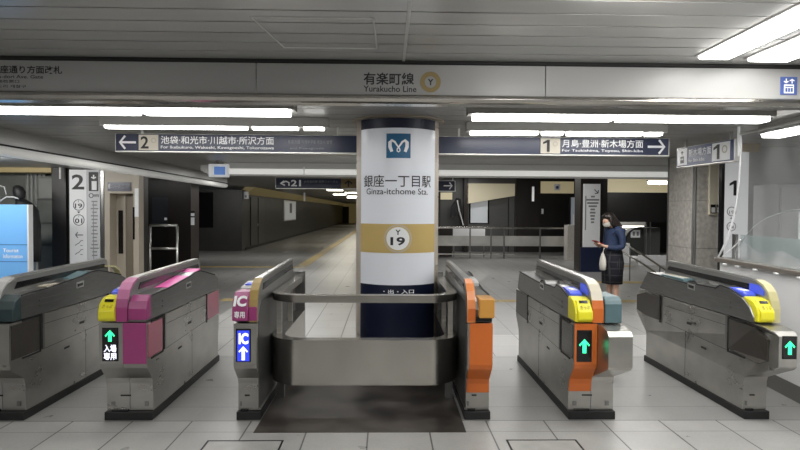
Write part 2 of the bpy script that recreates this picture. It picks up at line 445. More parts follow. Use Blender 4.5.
fixture('ceiling_light', AX(103, 129, L3), AX(327, 129, L3), L3-.04, L3+.05, 2.41, 'thin white ceiling light just above the left hanging direction sign', (AX(250, 129, L3), AX(301, 129, L3)), 'thin lights above the direction signs', drop=.035)
fixture('ceiling_light', AX(468, 134, L4), AX(663, 134, L4), L4-.06, L4+.07, 2.41, 'thin white ceiling light just above the right hanging direction sign', (AX(540, 134, L4), AX(565, 134, L4), AX(644, 134, L4)), 'thin lights above the direction signs', drop=.04)
fixture('ceiling_light', 2.17, 2.40, 2.95, 4.12, ZF+.005, 'bright ceiling light by the elevator pictogram, inner of the pair', (), 'ceiling lights in front of the beam', drop=.03)
fixture('ceiling_light', 2.55, 2.86, 2.95, 4.17, ZF+.005, 'bright ceiling light by the elevator pictogram, outer of the pair', (), 'ceiling lights in front of the beam', drop=.03)
fixture('ceiling_light', 3.86, 4.08, 3.6, 6.05, 2.41, 'long ceiling light inside the staffed booth behind the vinyl sheet')

def area(name, loc, sx, sy, power, rot=(0, 0, 0), col=(1, .985, .955)):
    l = bpy.data.lights.new(name, 'AREA'); l.shape = 'RECTANGLE'; l.size = sx; l.size_y = sy; l.energy = power; l.color = col
    o = bpy.data.objects.new(name, l); C.objects.link(o); o.location = loc; o.rotation_euler = rot; return o
# lamps of the hall behind the camera and further in, plus added fill
for x in (-4.2, 0, 4.2):
    area('hall_and_fill_lamp', (x, -1.2, ZF-.03), 2.4, .25, 48)
    area('hall_and_fill_lamp', (x*.8, 1.9, ZF-.03), 2.0, .2, 30)
    area('ceiling_fill', (x, -2.6, 1.9), 1.6, .3, 26, (PI-.45, 0, 0))  # added fill aimed up to brighten the ceiling, not a hall fitting
for x, y, p in ((-2.6, 8.6, 60), (3.0, 8.3, 70), (-2.8, 14.5, 60), (3.2, 14.5, 80), (-3, 19.5, 50), (4, 19, 60), (7.3, 15.5, 50), (2.7, 21.5, 40), (-.2, 7.6, 30)):
    area('hall_and_fill_lamp', (x, y, (ZH if x > 1.6 and y > 12 else ZL)-.03), 2.0, .25, p)
for x, y, p in ((-6.2, 8.4, 55), (-5.4, 13.2, 5), (-6.5, 18.5, 30)):
    area('side_fill', (x, y, 2.27), 1.6, .25, p, (math.radians(50), 0, 0))  # added fill lights brightening the left side and its alcove
for y, p in ((27, 40), (32, 40), (37, 44), (44, 50), (52, 50), (62, 60)):
    area('corridor_lamp', (-2.4, y, ZL-.03), 1.5, .3, p, col=(1, .93, .75))

# ------------------------------------------------------------------ column and its wrapped sign
CX, CY, R = .105, 6.05, .42
def cyl_ring(r, z, n=48, a0=0, a1=2*PI): return [(CX + r*math.sin(a0+(a1-a0)*k/n), CY - r*math.cos(a0+(a1-a0)*k/n), z) for k in range(n)]
mb = MB(); zz = 0.0
while zz < ZL:
    z1 = min(zz+.345, ZL); mb.rings([cyl_ring(R, zz+.004), cyl_ring(R, z1-.004)], cap=False)
    mb.rings([cyl_ring(R-.006, z1-.004), cyl_ring(R-.006, z1+.004)], cap=False); zz = z1
o = struct(mb.build('pillar', column_tile, smooth=False))
mb = MB().rings([cyl_ring(R+.012, ZL-.02), cyl_ring(R+.05, ZL-.012), cyl_ring(R+.05, ZL+.0), cyl_ring(R, ZL+.0)], cap=False)
struct(mb.build('trim_4', beige_dk))
sg = thing('column_sign', 'white station name sign wrapped round the column in the middle', 'sign', (0, 0, 0))
A = math.radians(56.5); RS = R+.014
def shell(z0, z1, r, a0=-A, a1=A, n=40):
    mb = MB()
    def ring(z):
        out = [(CX+r*math.sin(a0+(a1-a0)*k/n), CY-r*math.cos(a0+(a1-a0)*k/n), z) for k in range(n+1)]
        return out + [(CX+(R+.001)*math.sin(a0+(a1-a0)*k/n), CY-(R+.001)*math.cos(a0+(a1-a0)*k/n), z) for k in range(n, -1, -1)]
    return mb.rings([ring(z0), ring(z1)])
shell(.87, 2.37, RS).build('white_panel', column_white, sg)
shell(2.37, ZL-.025, RS+.001).build('top_band', navy, sg)
shell(.10, .87, RS+.001).build('base_band', navy, sg)
shell(1.178, 1.456, RS+.002).build('gold_band', gold_band, sg)
YF = 590/5.625
def cxp(px): # text laid along the arc: pixel column on the sign -> arc position
    d = (px-398.6)/YF*1.0
    return CX + RS*math.asin(max(-.98, min(.98, d*1.06/RS)))
cz = lambda y_: 1.58 + (210.9-y_)*5.63/590
cyl = (CX, CY, RS+.0045)
text('銀座一丁目駅', cxp(366), cxp(430), cz(187), cz(174.8), 0, ink, 'lettering', sg, .004, cyl)
text('Ginza-itchome Sta.', cxp(368.5), cxp(427), cz(194.3), cz(188.2), 0, ink, 'lettering', sg, .002, cyl)
def on_cyl(o, r):
    for v in o.data.vertices:
        a = (v.co.x-CX)/RS; rr = r - v.co.y
        v.co = Vector((CX+rr*math.sin(a), CY-rr*math.cos(a), v.co.z))
def grid_disc(cx, cz_, r, n=40, rings=6, r_in=0):
    mb = MB(); R_ = [[(cx+(r_in+(r-r_in)*j/rings)*math.cos(2*PI*k/n), 0, cz_+(r_in+(r-r_in)*j/rings)*math.sin(2*PI*k/n)) for k in range(n)] for j in range(0 if r_in else 1, rings+1)]
    return mb.rings(R_, cap=False) if r_in else mb.rings([[(cx+1e-4*math.cos(2*PI*k/n), 0, cz_+1e-4*math.sin(2*PI*k/n)) for k in range(n)]] + R_, cap=False)
zc = (1.178+1.456)/2
on_cyl(grid_disc(CX, zc, .135).build('number_disc', white_sign, sg), RS+.006)
on_cyl(grid_disc(CX, zc, .135, 40, 2, .118).build('number_ring', mat('ring_grey', (.52, .46, .33), .4), sg), RS+.0075)
on_cyl(grid_disc(CX, zc, .118, 40, 1, .110).build('number_ring', gold_band, sg), RS+.0078)
cyl2 = (CX, CY, RS+.009)
text('Y', CX-.025, CX+.025, zc+.035, zc+.085, 0, ink, 'lettering', sg, .02, cyl2)
text('19', CX-.072, CX+.068, zc-.065, zc+.015, 0, ink, 'lettering', sg, .028, cyl2)
text('・出・入口', CX-.14, CX+.16, .79, .83, 0, white_print, 'lettering', sg, .01, cyl)
mb = MB()
for i in range(8):
    a, b = CX-.115+.23*i/8, CX-.115+.23*(i+1)/8
    mb.quad((a, 0, 2.083), (b, 0, 2.083), (b, 0, 2.315), (a, 0, 2.315))
o = mb.build('metro_emblem', logo_blue, sg); on_cyl(o, RS+.005)
ctrl = [(-.062, -.058), (-.080, -.01), (-.080, .03), (-.062, .050), (-.035, .035), (-.012, .0), (.012, -.032), (.014, -.050), (0, -.060), (-.014, -.050), (-.012, -.032), (.012, .0), (.035, .035), (.062, .050), (.080, .03), (.080, -.01), (.062, -.058)]
wd = [.028, .034, .034, .026, .020, .015, .011, .010, .010, .010, .011, .015, .020, .026, .034, .034, .028]
o2 = MB().ribbon([(CX+a, 2.20+b) for a, b in ctrl], wd, 0, 0).build('emblem_mark', white_print, o); on_cyl(o2, RS+.008)

# ------------------------------------------------------------------ ticket gates
def xr(mb, f):
    for v in mb.bm.verts:
        v.co = f(v.co.copy())
    return mb
def cabinet(t, xa, xb, fo, ro, deck, mat_body=steel_side, top_mat=None, chamfer=0, lane=-1, flaps=smoke, front_m=None, name='body'):
    """one half-cabinet: lower body, upper cover. fo/ro = overhang front and rear, lane = side facing the passage"""
    if fo > .2:
        front = [(.02, .065), (.015, .29), (.0, .325), (-fo+.03, .455), (-fo, .48), (-fo, .70), (-fo+.03, .732), (-fo+.12, .75)]
    else:
        front = [(.02, .065), (.015, .27), (.0, .315), (-fo+.015, .415), (-fo, .45), (-fo, .75)]
    if ro > .2:
        rear = [(1.74, .75), (1.74+ro-.14, .745), (1.74+ro, .70), (1.74+ro, .49), (1.74, .33), (1.72, .29), (1.72, .065)]
    else:
        rear = [(1.735+ro, .75), (1.735+ro, .47), (1.735, .34), (1.72, .29), (1.72, .065)]
    mb = MB().use(mat_body).prism(front + rear, xa, xb)
    if chamfer:
        xc = xa if lane < 0 else xb
        for v in mb.bm.verts:
            if v.co.y < -.2 and abs(v.co.x-xc) < 1e-4: v.co.x -= lane*chamfer*(1 if v.co.y < -fo+.02 else .55)
            if v.co.y > 1.9 and abs(v.co.x-xc) < 1e-4: v.co.x -= lane*chamfer*.6
    # grooves of the service panels on the passage side
    xs = xa if lane < 0 else xb
    e = .0012
    mb.use(black)
    def gro(y0, z0, y1, z1, w=.004):
        mb.prism([(y0, z0-w/2), (y1, z1-w/2), (y1, z1+w/2), (y0, z0+w/2)], xs-lane*.002, xs+lane*e)
    gro(.24, .672, 1.31, .660); gro(.24, .475, 1.31, .500)
    mb.prism([(.90, .07), (.905, .07), (.905, .49), (.90, .49)], xs-lane*.002, xs+lane*e)
    mb.prism([(.80, .565), (.88, .563), (.88, .585), (.80, .587)], xs-lane*.002, xs+lane*.003)
    mb.prism([(.55, .40), (.63, .402), (.63, .418), (.55, .416)], xs-lane*.002, xs+lane*.003)
    o = mb.build(name, mat_body, t, bevel=.008)
    MB().box(xa-.006, xb+.006, -.015, 1.755, 0, .062).build('plinth', black, t, bevel=.004)
    # upper cover
    cover = [(-.10, .756), (-.10, .85), (-.075, .905), (-.02, .935), (.10, .943), (.32, .946), (.55, .963), (.85, .985), (1.0, 1.006), (1.14, 1.006), (1.32, .975), (1.62, .915), (1.735, .87), (1.735, .756)]
    edge = cover[3:12]
    if deck == 'near':
        cover = [(-.09, .756), (-.09, .80), (-.04, .87), (.06, .93), (.22, .972), (.36, .984), (.42, .952), (.72, .945), (.77, .968), (.84, .962), (.90, .932), (1.30, .94), (1.72, .952), (1.74, .93), (1.735+ro*.6, .756)]
        edge = cover[3:13]
    eb = MB(); xo = xa if lane < 0 else xb
    for (y0, z0), (y1, z1) in zip(edge, edge[1:]):
        eb.prism([(y0, z0-.004), (y1, z1-.004), (y1, z1+.005), (y0, z0+.005)], xo-lane*.010, xo+lane*.002)
    eb.build('edge_strip', black, t)
    top = MB().prism(cover, xa+.001, xb-.001).build('upper_cover', top_mat or steel_dark, t, bevel=.008)
    # black edge line of the deck and the ribs on the side
    mb = MB()
    for zz_ in (.86, .82):
        mb.prism([(.20, zz_), (.52, zz_+.004), (.52, zz_+.018), (.20, zz_+.014)], xs-lane*.004, xs+lane*.004)
    mb.build('rib', steel_dark, t)
    h = MB().use(mat('chrome', (.8, .8, .8), .15, 1.0)).prism([(.74, .885), (.87, .890), (.87, .945), (.74, .940)], xs-lane*.004, xs+lane*.005)
    h.use(gloss_black).prism([(.77, .900), (.85, .903), (.85, .928), (.77, .925)], xs-lane*.004, xs+lane*.008)
    h.build('latch', alu, t)
    # flap doors folded into both ends
    def flap(y0, y1, z0, z1, hexa=False):
        f = MB().use(flaps)
        if hexa: f.prism([(y0, z0+.20), (y0, z1-.06), (y0+.16 if y0 < 0 else y0, z1), (y1, z1), (y1, z0), (y0+.1, z0)], xs-lane*.01, xs+lane*.004)
        else: f.prism([(y0, z0), (y0, z1), (y1, z1), (y1, z0)], xs-lane*.01, xs+lane*.004)
        f.build('flap_door', flaps, t, bevel=.003)
    def frame(y0, y1, z0, z1):
        f = MB()
        for a, b, c, d in ((y0, y1, z1, z1+.012), (y0, y1, z0-.012, z0), (y1, y1+.012, z0-.012, z1+.012)):
            f.prism([(a, c), (b, c), (b, d), (a, d)], xs-lane*.004, xs+lane*.006)
        f.build('flap_frame', black, t)
    if fo > .2:
        f = MB()
        f.prism([(-fo+.09, .50), (-fo+.09, .66), (-.10, .725), (.22, .735), (.22, .49), (-fo+.16, .468)], xs-lane*.03, xs+lane*.004)
        if chamfer:
            for v in f.bm.verts:
                if v.co.y < -.18: v.co.x -= lane*chamfer*.62
        f.build('flap_door', flaps, t, bevel=.003)
    else:
        flap(-fo+.02, .20, .482, .735)
    frame(-.02 if fo <= .2 else .0, .20 if fo <= .2 else .22, .476, .738)
    if ro > .2:
        f = MB().prism([(1.42, .495), (1.42, .738), (1.74, .735), (1.74+ro-.08, .68), (1.74+ro-.08, .52), (1.76, .49)], xs-lane*.01, xs+lane*.004)
        f.build('flap_door', flaps, t, bevel=.003); frame(1.40, 1.41, .49, .738)
    else:
        flap(1.34, 1.735+ro-.015, .50, .745); frame(1.32, 1.33, .495, .748)
    MB().box(xs+lane*.001, xs+lane*.012, .225, .25, .48, .76).build('post_strip', steel_dark, t)
    return o

def hood(t, xa, xb, trim, low=None, side_m=dark_hood, top_m=alu, front=-.115, end=1.60):
    """raised sensor rail with a rounded nose; slot on both sides"""
    out = [(front, .756), (front, .86), (front+.015, .92), (front+.05, .985), (front+.11, 1.032), (front+.20, 1.058), (.2, 1.064), (1.0, 1.076), (end-.05, 1.084), (end, 1.07), (end, .90)]
    w_, xm = xb-xa, (xa+xb)/2
    def nx(x, y, z):
        k = max(0, min(1, (y-.02)/.25)) * (1 if z > 1.02 else 0)
        return xm + (x-xm)*(1-.42*k)
    mb = MB().prism(out + [(.15, .90), (.02, .86), (front+.09, .756)], xa, xb)
    for v in mb.bm.verts: v.co.x = nx(*v.co)
    mb.build('sensor_rail', side_m, t, bevel=.006)
    # coloured nose strip, then a light strip along the top
    def strip(i0, i1, m, th=.008, nm='nose_trim'):
        o_ = out[i0:i1+1]
        mb = MB(); A_ = []
        for x, i in ((xa-.002, 0), (xb+.002, 1)): A_.append([mb.bm.verts.new((nx(x, p[0], 1.05), p[0]-.004, p[1]+.005)) for p in o_])
        B_ = []
        for x, i in ((xa-.002, 0), (xb+.002, 1)): B_.append([mb.bm.verts.new((nx(x, p[0], 1.05), p[0]+.006, p[1]-.010)) for p in o_])
        for j in range(len(o_)-1):
            mb._f([A_[0][j], A_[1][j], A_[1][j+1], A_[0][j+1]])
            mb._f([A_[0][j], A_[0][j+1], B_[0][j+1], B_[0][j]]); mb._f([A_[1][j], B_[1][j], B_[1][j+1], A_[1][j+1]])
        mb.build(nm, m, t)
    strip(0, 2, low or trim, nm='nose_base'); strip(2, 5, trim); strip(5, 8, top_m, nm='top_strip')
    mb = MB()
    mb.prism([(.08, .972), (.12, 1.020), (1.50, 1.036), (1.53, .998)], xa-.003, xb+.003)
    mb.build('sensor_slot', gloss_black, t)

def yellow_unit(t, xa, xb):
    pr = [(-.125, .764), (-.125, .83), (-.105, .882), (-.06, .920), (.0, .935), (.06, .937), (.06, .764)]
    o = MB().prism(pr, xa, xb).build('ticket_inlet', yellow, t, bevel=.010)
    # raised lip, slot and print lie on the sloping face
    p0, p1 = Vector((-.125, .83)), Vector((-.06, .920))
    d = (p1-p0).normalized(); n = Vector((-d.y, d.x))
    def patch(a, b, xl, xr_, m, nm, th):
        q = [p0+d*a-n*.01, p0+d*b-n*.01, p0+d*b+n*th, p0+d*a+n*th]
        return MB().prism([(v.x, v.y) for v in q], xl, xr_).build(nm, m, o)
    w = xb-xa
    lip = MB().prism([(v.x, v.y) for v in (p0-n*.02-Vector((0, .055)), p1-n*.02, p1+n*.014, p0+n*.024, Vector((-.148, .79)), Vector((-.135, .775)))], xa+w*.12, xb-w*.03).build('lip', yellow, o, bevel=.008)
    patch(.075, .098, xa+w*.30, xa+w*.78, gloss_black, 'ticket_slot', .021)
    me = MB(); text('きっぷ', xa+w*.28, xa+w*.84, 0, .030, 0, None, merge=me)
    for v in me.bm.verts:
        q = p0 + d*(.022+v.co.z) + n*.0262; v.co = Vector((v.co.x, q.x, q.y))
    me.build('lettering', mat('brown_print', (.30, .22, .02), .5), o)

def reader(t, xa, xb, y0, y1, z0, z1, m, m2=None):
    o = MB().prism([(y0, z0-.03), (y0, z0), (y0+.03, z0+.012), (y1-.02, z1+.008), (y1, z1), (y1, z1-.03)], xa, xb).build('card_reader', m, t, bevel=.006)
    if m2:
        MB().box(xa+.02, xb-.02, y0+.05, y1-.04, (z0+z1)/2+.004, (z0+z1)/2+.014).build('touch_pad', m2, o, bevel=.004)
    return o

def display(t, x0, x1, z0, z1, y, kind='arrow'):
    o = MB().use(gloss_black).box(x0, x1, y-.006, y+.01, z0, z1).build('display', gloss_black, t, bevel=.003)
    w, h, cx = x1-x0, z1-z0, (x0+x1)/2
    if kind == 'arrow':
        solid_arrow(MB(), cx, (z0+z1)/2+.0, w*.72, min(h*.62, w*.95), y-.0085).build('arrow', green_led, o)
    elif kind == 'entry':
        solid_arrow(MB(), cx, z1-h*.24, w*.62, h*.34, y-.0085).build('arrow', green_led, o)
        text('入場', x0+w*.12, x1-w*.10, z0+h*.27, z0+h*.50, y-.0085, white_led, 'lettering', o, .03)
        text('専用', x0+w*.12, x1-w*.10, z0+h*.04, z0+h*.26, y-.0085, white_led, 'lettering', o, .03)
    elif kind == 'ic':
        s_ = MB().box(x0+w*.10, x1-w*.10, y-.0075, y, z0+h*.03, z1-h*.05).build('screen', blue_led, o)
        text('IC', x0+w*.2, x1-w*.16, z0+h*.54, z1-h*.12, y-.0095, white_led, 'lettering', o, .045)
        solid_arrow(MB(), cx, z0+h*.27, w*.62, h*.42, y-.0095).build('arrow', white_led, o)
    return o

def vents(t, x0, x1, y=.013):
    """print slots and badges on the front of the foot"""
    w = x1-x0
    mb = MB().use(gloss_black)
    mb.box(x0+w*.30, x0+w*.52, y-.004, y+.01, .175, .185)
    mb.box(x0+w*.12, x0+w*.46, y-.010, y+.01, .062, .075)
    mb.use(steel_dark)
    mb.box(x0+w*.10, x0+w*.18, y-.003, y+.01, .10, .135)
    if w > .25: mb.box(x1-w*.18, x1-w*.10, y-.003, y+.01, .10, .135); mb.use(grey_print).box((x0+x1)/2-.002, (x0+x1)/2+.002, y-.002, y+.01, .07, .29)
    mb.build('foot_marks', gloss_black, t)

GY = 4.44
# gate 1: leftmost, cut by the frame
t = thing('ticket_gate', 'wide steel ticket gate with dark teal front, cut off by left edge of photo', 'ticket gate', (-2.705, GY, 0), 0, 'automatic ticket gates')
cabinet(t, -.17, 0, .17, .02, 'far', lane=1, top_mat=steel_dark)
cabinet(t, -.345, -.172, .17, .02, 'far', lane=-1)
MB().prism([(-.125, .757), (-.125, .85), (-.10, .905), (-.03, .95), (-.02, .757)], -.34, .004).build('front_cap', teal_dark, t, bevel=.01)
hood(t, -.20, -.115, light_grey)
reader(t, -.112, -.008, .66, 1.0, .96, 1.01, teal, None)
MB().prism([(1.50, 1.02), (1.62, 1.01), (1.72, .96), (1.78, .86), (1.78, .77), (1.765, .77), (1.765, .86), (1.71, .95), (1.61, .995), (1.50, 1.005)], -.115, -.06).build('rear_nose', clear_yel, t)
MB().box(-.10, -.02, .34, .62, .950, .962).build('deck_label', cream_tr, t)
vents(t, -.345, 0)

# gate 2: pink
t = thing('ticket_gate', 'steel ticket gate with magenta front panels and entry only display', 'ticket gate', (-1.755, GY, 0), 0, 'automatic ticket gates')
cabinet(t, -.172, 0, .10, .02, 'far', lane=1, flaps=pink_pale)
cabinet(t, -.345, -.174, .10, .02, 'near', lane=-1)
hood(t, -.215, -.135, pink_trim, pink)
yellow_unit(t, -.345, -.215)
reader(t, -.330, -.230, .06, .26, .955, .975, blue_pl, white_print)
reader(t, -.13, -.008, .86, 1.18, .972, 1.018, pink_hot, None)
MB().prism([(.36, .944), (.36, .952), (.86, .992), (.86, .97)], -.125, -.01).build('deck_plate', pink_hot, t)
display(t, -.322, -.205, .468, .715, -.10, 'entry')
MB().prism([(-.112, .772), (-.112, .855), (-.087, .908), (-.03, .95), (-.02, .772)], -.130, .003).build('front_cap', pink, t, bevel=.006)
MB().prism([(-.112, .772), (-.118, .86), (-.11, .90), (-.09, .772)], -.21, -.138).build('front_cap', pink, t, bevel=.006)
MB().box(-.172, -.002, -.106, -.09, .448, .75).build('front_panel', pink, t, bevel=.003)
vents(t, -.345, 0)

# gate 3: IC only
t = thing('ticket_gate', 'narrow IC only ticket gate with blue IC display beside the railing', 'ticket gate', (-.95, GY, 0), 0, 'automatic ticket gates')
cabinet(t, -.168, 0, .12, .02, 'near', lane=-1)
hood(t, -.055, .002, gold)
MB().prism([(-.06, .10), (1.70, .10), (1.70, .90), (.05, .90), (-.06, .80)], .0005, .004).build('inner_panel', inner_dark, t)
o = MB().prism([(-.150, .772), (-.150, .86), (-.125, .93), (-.06, .975), (.06, .98), (.06, .772)], -.172, -.057).build('card_unit', pink, t, bevel=.008)
me = MB(); text('IC', -.162, -.068, 0, .09, 0, None, merge=me, bold=.045)
p0, p1 = Vector((-.150, .86)), Vector((-.06, .975)); d_ = (p1-p0).normalized(); n_ = Vector((-d_.y, d_.x))
for v in me.bm.verts:
    q = p0 + d_*(.01+v.co.z) + n_*.022; v.co = Vector((v.co.x, q.x, q.y))
me.build('lettering', white_print, o)
text('専用', -.155, -.078, .795, .845, -.1535, white_print, 'lettering', o, .02)
MB().prism([(-.13, .772), (-.125, .86), (-.10, .90), (-.08, .772)], -.056, .003).build('front_cap', pink, t, bevel=.005)
reader(t, -.165, -.062, .08, .34, .985, 1.005, light_grey, blue_pl)
display(t, -.150, -.040, .468, .712, -.12, 'ic')
vents(t, -.168, 0)

# gate 4: orange narrow
t = thing('ticket_gate', 'narrow ticket gate with plain orange front right of the railing', 'ticket gate', (.60, GY, 0), 0, 'automatic ticket gates')
cabinet(t, 0, .186, .12, .02, 'far', lane=1)
hood(t, -.002, .055, orange_hi)
MB().prism([(-.06, .10), (1.70, .10), (1.70, .90), (.05, .90), (-.06, .80)], -.004, -.0005).build('inner_panel', inner_dark, t)
MB().prism([(-.128, .45), (-.128, .755), (-.105, .755), (-.09, .47), (.01, .34), (.022, .20), (.008, .20), (.005, .27), (-.010, .31), (-.113, .412)], .012, .184).build('front_panel', orange, t, bevel=.004)
o = MB().box(.075, .190, -.17, .02, .80, .945).build('end_cap', amber, t, bevel=.010)
MB().box(.06, .172, -.145, .3, .775, .80).build('end_tray', gloss_black, t)
MB().prism([(-.125, .772), (-.120, .86), (-.09, .93), (-.08, .772)], .002, .058).build('front_cap', orange, t, bevel=.005)
reader(t, .06, .168, .45, .75, .985, 1.0, light_grey, None)
vents(t, 0, .172)

# gate 5: orange wide
t = thing('ticket_gate', 'wide ticket gate with orange front, yellow inlet and protruding steel head', 'ticket gate', (1.395, GY, 0), 0, 'automatic ticket gates')
cabinet(t, 0, .172, .105, .13, 'near', lane=-1)
cabinet(t, .174, .347, .33, .02, 'far', lane=1, chamfer=0)
hood(t, .132, .212, cream_tr, orange)
yellow_unit(t, .0, .130)
reader(t, .016, .110, .05, .26, .955, .975, blue_pl, white_print)
MB().prism([(-.02, .99), (.05, 1.025), (.16, 1.025), (.16, .96), (-.02, .95)], .128, .134).build('sensor_lens', blue_pl, t)
MB().prism([(-.113, .45), (-.113, .752), (-.09, .752), (-.08, .48), (.01, .35), (.022, .21), (.008, .21), (.005, .27), (-.010, .31), (-.098, .412)], .002, .172).build('front_panel', orange, t, bevel=.003)
display(t, .018, .130, .468, .705, -.112, 'arrow')
MB().prism([(.174, -.11), (.176, -.325), (.185, -.325), (.185, -.10)], .50, .70, 'z').build('side_window', gloss_black, t)
MB().prism([(-.125, .757), (-.125, .90), (-.105, .935), (-.07, .95), (.20, .95), (.20, .757)], .222, .350).build('end_cap', teal, t, bevel=.01)
MB().box(.212, .24, -.09, .02, .80, .87).build('nose_bracket', alu, t, bevel=.004)
vents(t, 0, .347)

# gate 6: rightmost
t = thing('ticket_gate', 'steel ticket gate with yellow inlet and arrow head nearest the staffed booth', 'ticket gate', (2.75, GY, 0), 0, 'automatic ticket gates')
cabinet(t, 0, .185, .315, .30, 'near', lane=-1, chamfer=.05)
hood(t, .125, .185, clear_yel)
yellow_unit(t, .012, .135)
reader(t, .016, .108, .05, .26, .955, .975, blue_pl, white_print)
MB().prism([(-.02, .99), (.05, 1.025), (.16, 1.025), (.16, .96), (-.02, .95)], .121, .127).build('sensor_lens', blue_pl, t)
reader(t, .02, .12, 1.0, 1.45, .952, .956, teal, cream_tr)
display(t, .072, .176, .540, .705, -.315, 'arrow')
vents(t, 0, .168)

# ------------------------------------------------------------------ railing between the two narrow gates
t = thing('railing', 'stainless steel guard railing with rounded corners between the narrow gates', 'railing', (0, 0, 0))
def upath(x0, x1, yf, yb, r, n=14):
    p = [(x0, yb)]
    for k in range(n+1):
        a = PI + PI/2*k/n; p.append((x0+r+r*math.cos(a), yf+r+r*math.sin(a)))
    for k in range(n+1):
        a = 1.5*PI + PI/2*k/n; p.append((x1-r+r*math.cos(a), yf+r+r*math.sin(a)))
    p.append((x1, yb)); return p
def uband(x0, x1, yf, yb, r, th, z0, z1):
    a = upath(x0, x1, yf, yb, r); b = upath(x0+th, x1-th, yf+th, yb, max(.02, r-th))
    mb = MB(); V = [[mb.bm.verts.new((p[0], p[1], z)) for p in q] for q, z in ((a, z0), (a, z1), (b, z1), (b, z0))]
    n = len(a)
    for i in range(n-1):
        for j in range(4): mb._f([V[j][i], V[j][i+1], V[(j+1) % 4][i+1], V[(j+1) % 4][i]])
    mb._f([V[j][0] for j in range(4)]); mb._f([V[j][-1] for j in range(4)])
    return mb
X0, X1, YFr, YBk = -.938, .582, 4.62, 6.05
o = uband(X0, X1, YFr, YBk, .27, .085, .858, .915).build('top_rail', steel_rail, t, smooth='auto')
o = uband(X0, X1, YFr, YBk, .27, .10, .205, .562).build('lower_panel', steel_rail, t, smooth='auto')
for x, y in ((X0+.05, 4.90), (X0+.05, 5.45), (X1-.05, 4.90), (X1-.05, 5.45)):
    MB().box(x-.02, x+.02, y-.02, y+.02, .562, .86).build('post', steel, t)
for x in (X0+.05, X1-.05):
    MB().box(x-.05, x+.05, YBk, YBk+.04, .0, .955).build('end_post', steel_dark, t, bevel=.004)
    MB().box(x-.03, x+.03, 4.95, 5.01, 0, .22).build('foot', steel_dark, t)
o = struct(MB().box(-.94, .575, 4.172, 6.2, -.02, .0025).build('floor_patch', patch_m))

# floor hatches at the bottom edge of the picture
def floor_hatch(x0, x1, y0, y1, label):
    t = thing('floor_hatch', label, 'floor hatch', ((x0+x1)/2, (y0+y1)/2, 0), 0, 'floor hatches in front of the gates')
    w, h = (x1-x0)/2, (y1-y0)/2
    mb = MB()
    for a, b, c, d in ((-w, w, -h, -h+.012), (-w, w, h-.012, h), (-w, -w+.012, -h, h), (w-.012, w, -h, h)): mb.box(a, b, c, d, 0, .003)
    mb.build('hatch_frame', black, t)
    MB().box(-w+.014, w-.014, -h+.014, h-.014, 0, .002).build('hatch_cover', mat('hatch_cover', (.40, .395, .38), .4, noise=.15, nscale=8), t)
floor_hatch(-1.22, -.70, 3.45, 4.03, 'metal framed floor hatch in front of the IC only gate')
floor_hatch(.83, 1.32, 3.45, 4.03, 'metal framed floor hatch in front of the orange gates')

# ------------------------------------------------------------------ tactile paving
def tac(x0, x1, y0, y1, label):
    mb = MB().box(x0, x1, y0, y1, 0, .004)
    along = (y1-y0) > (x1-x0)
    if along:
        n = max(1, int((y1-y0)/.3))
        for i in range(min(n, 60)):
            for q in (.2, .5, .8):
                xx = x0+(x1-x0)*q; mb.box(xx-.015, xx+.015, y0+i*.3+.02, y0+i*.3+.28, .004, .008)
    else:
        n = max(1, int((x1-x0)/.3))
        for i in range(min(n, 60)):
            for q in (.2, .5, .8):
                yy = y0+(y1-y0)*q; mb.box(x0+i*.3+.02, x0+i*.3+.28, yy-.015, yy+.015, .004, .008)
    return tag(mb.build('tactile_paving', tactile), label, 'tactile paving', 'yellow tactile paving strips')
tac(-2.55, -2.25, 16.9, 70, 'yellow tactile strip running straight down the long corridor')
tac(-5.4, -2.25, 16.3, 16.6, 'yellow tactile strip crossing the floor toward the dark brown pillar')
tac(-2.9, -1.0, 10.25, 10.55, 'yellow tactile strip crossing the floor behind the magenta gate')
tac(1.1, 6.4, 10.25, 10.5, 'yellow tactile strip crossing behind the wide orange gate')
tac(4.15, 7.5, 13.0, 13.35, 'yellow tactile strip just behind the standing person')
tac(5.6, 7.2, 17.0, 17.35, 'yellow tactile strip by the map pillar, toward the escalator')

# ------------------------------------------------------------------ hanging direction signs
def hang_sign(label, x0, x1, y, z0, z1, name='hanging_sign', rz=0, loc=None, face=navy_sign):
    t = thing(name, label, 'sign', loc or ((x0+x1)/2, y, z0), rz, 'hanging direction signs')
    w, h = (x1-x0)/2, z1-z0
    MB().box(-w-.012, w+.012, .002, .10, -.014, h+.006).build('casing', alu, t, bevel=.003)
    MB().box(-w, w, -.004, .01, 0, h).build('face', face, t)
    for x in (-w*.8, w*.8): MB().box(x-.012, x+.012, .04, .065, h, ZL-z0).build('hanger', alu, t)
    return t
SY = 6.45
sx = lambda px: AX(px, 144, SY)
Z0, Z1 = 2.212, 2.394
xa, xb = sx(116), sx(362)
t = hang_sign('long navy hanging sign with left arrow, left of the column', xa, xb, SY, Z0, Z1)
cxm = (xa+xb)/2; H = Z1-Z0
lx = lambda px: sx(px)-cxm
arrow(MB(), lx(127.5), H/2, .14, .185, -.006, PI/2, .17).build('arrow', white_print, t)
MB().box(lx(139), lx(158.5), -.008, -.003, .008, H-.008).build('platform_box', beige_box, t)
text('2', lx(141), lx(149), .025, H-.025, -.0095, ink, 'lettering', t, .02)
MB().disc(lx(154), H*.62, -.0105, .028, -.0085, 24, .018).build('line_ring', mat('pale_ring', (.5, .46, .36), .4), t)
text('池袋·和光市·川越市·所沢方面', lx(161), lx(274), H*.42, H*.90, -.006, white_print, 'lettering', t, .008)
text('For Ikebukuro, Wakoshi, Kawagoeshi, Tokorozawa', lx(161), lx(274), H*.10, H*.32, -.006, white_print, 'lettering', t, .008)
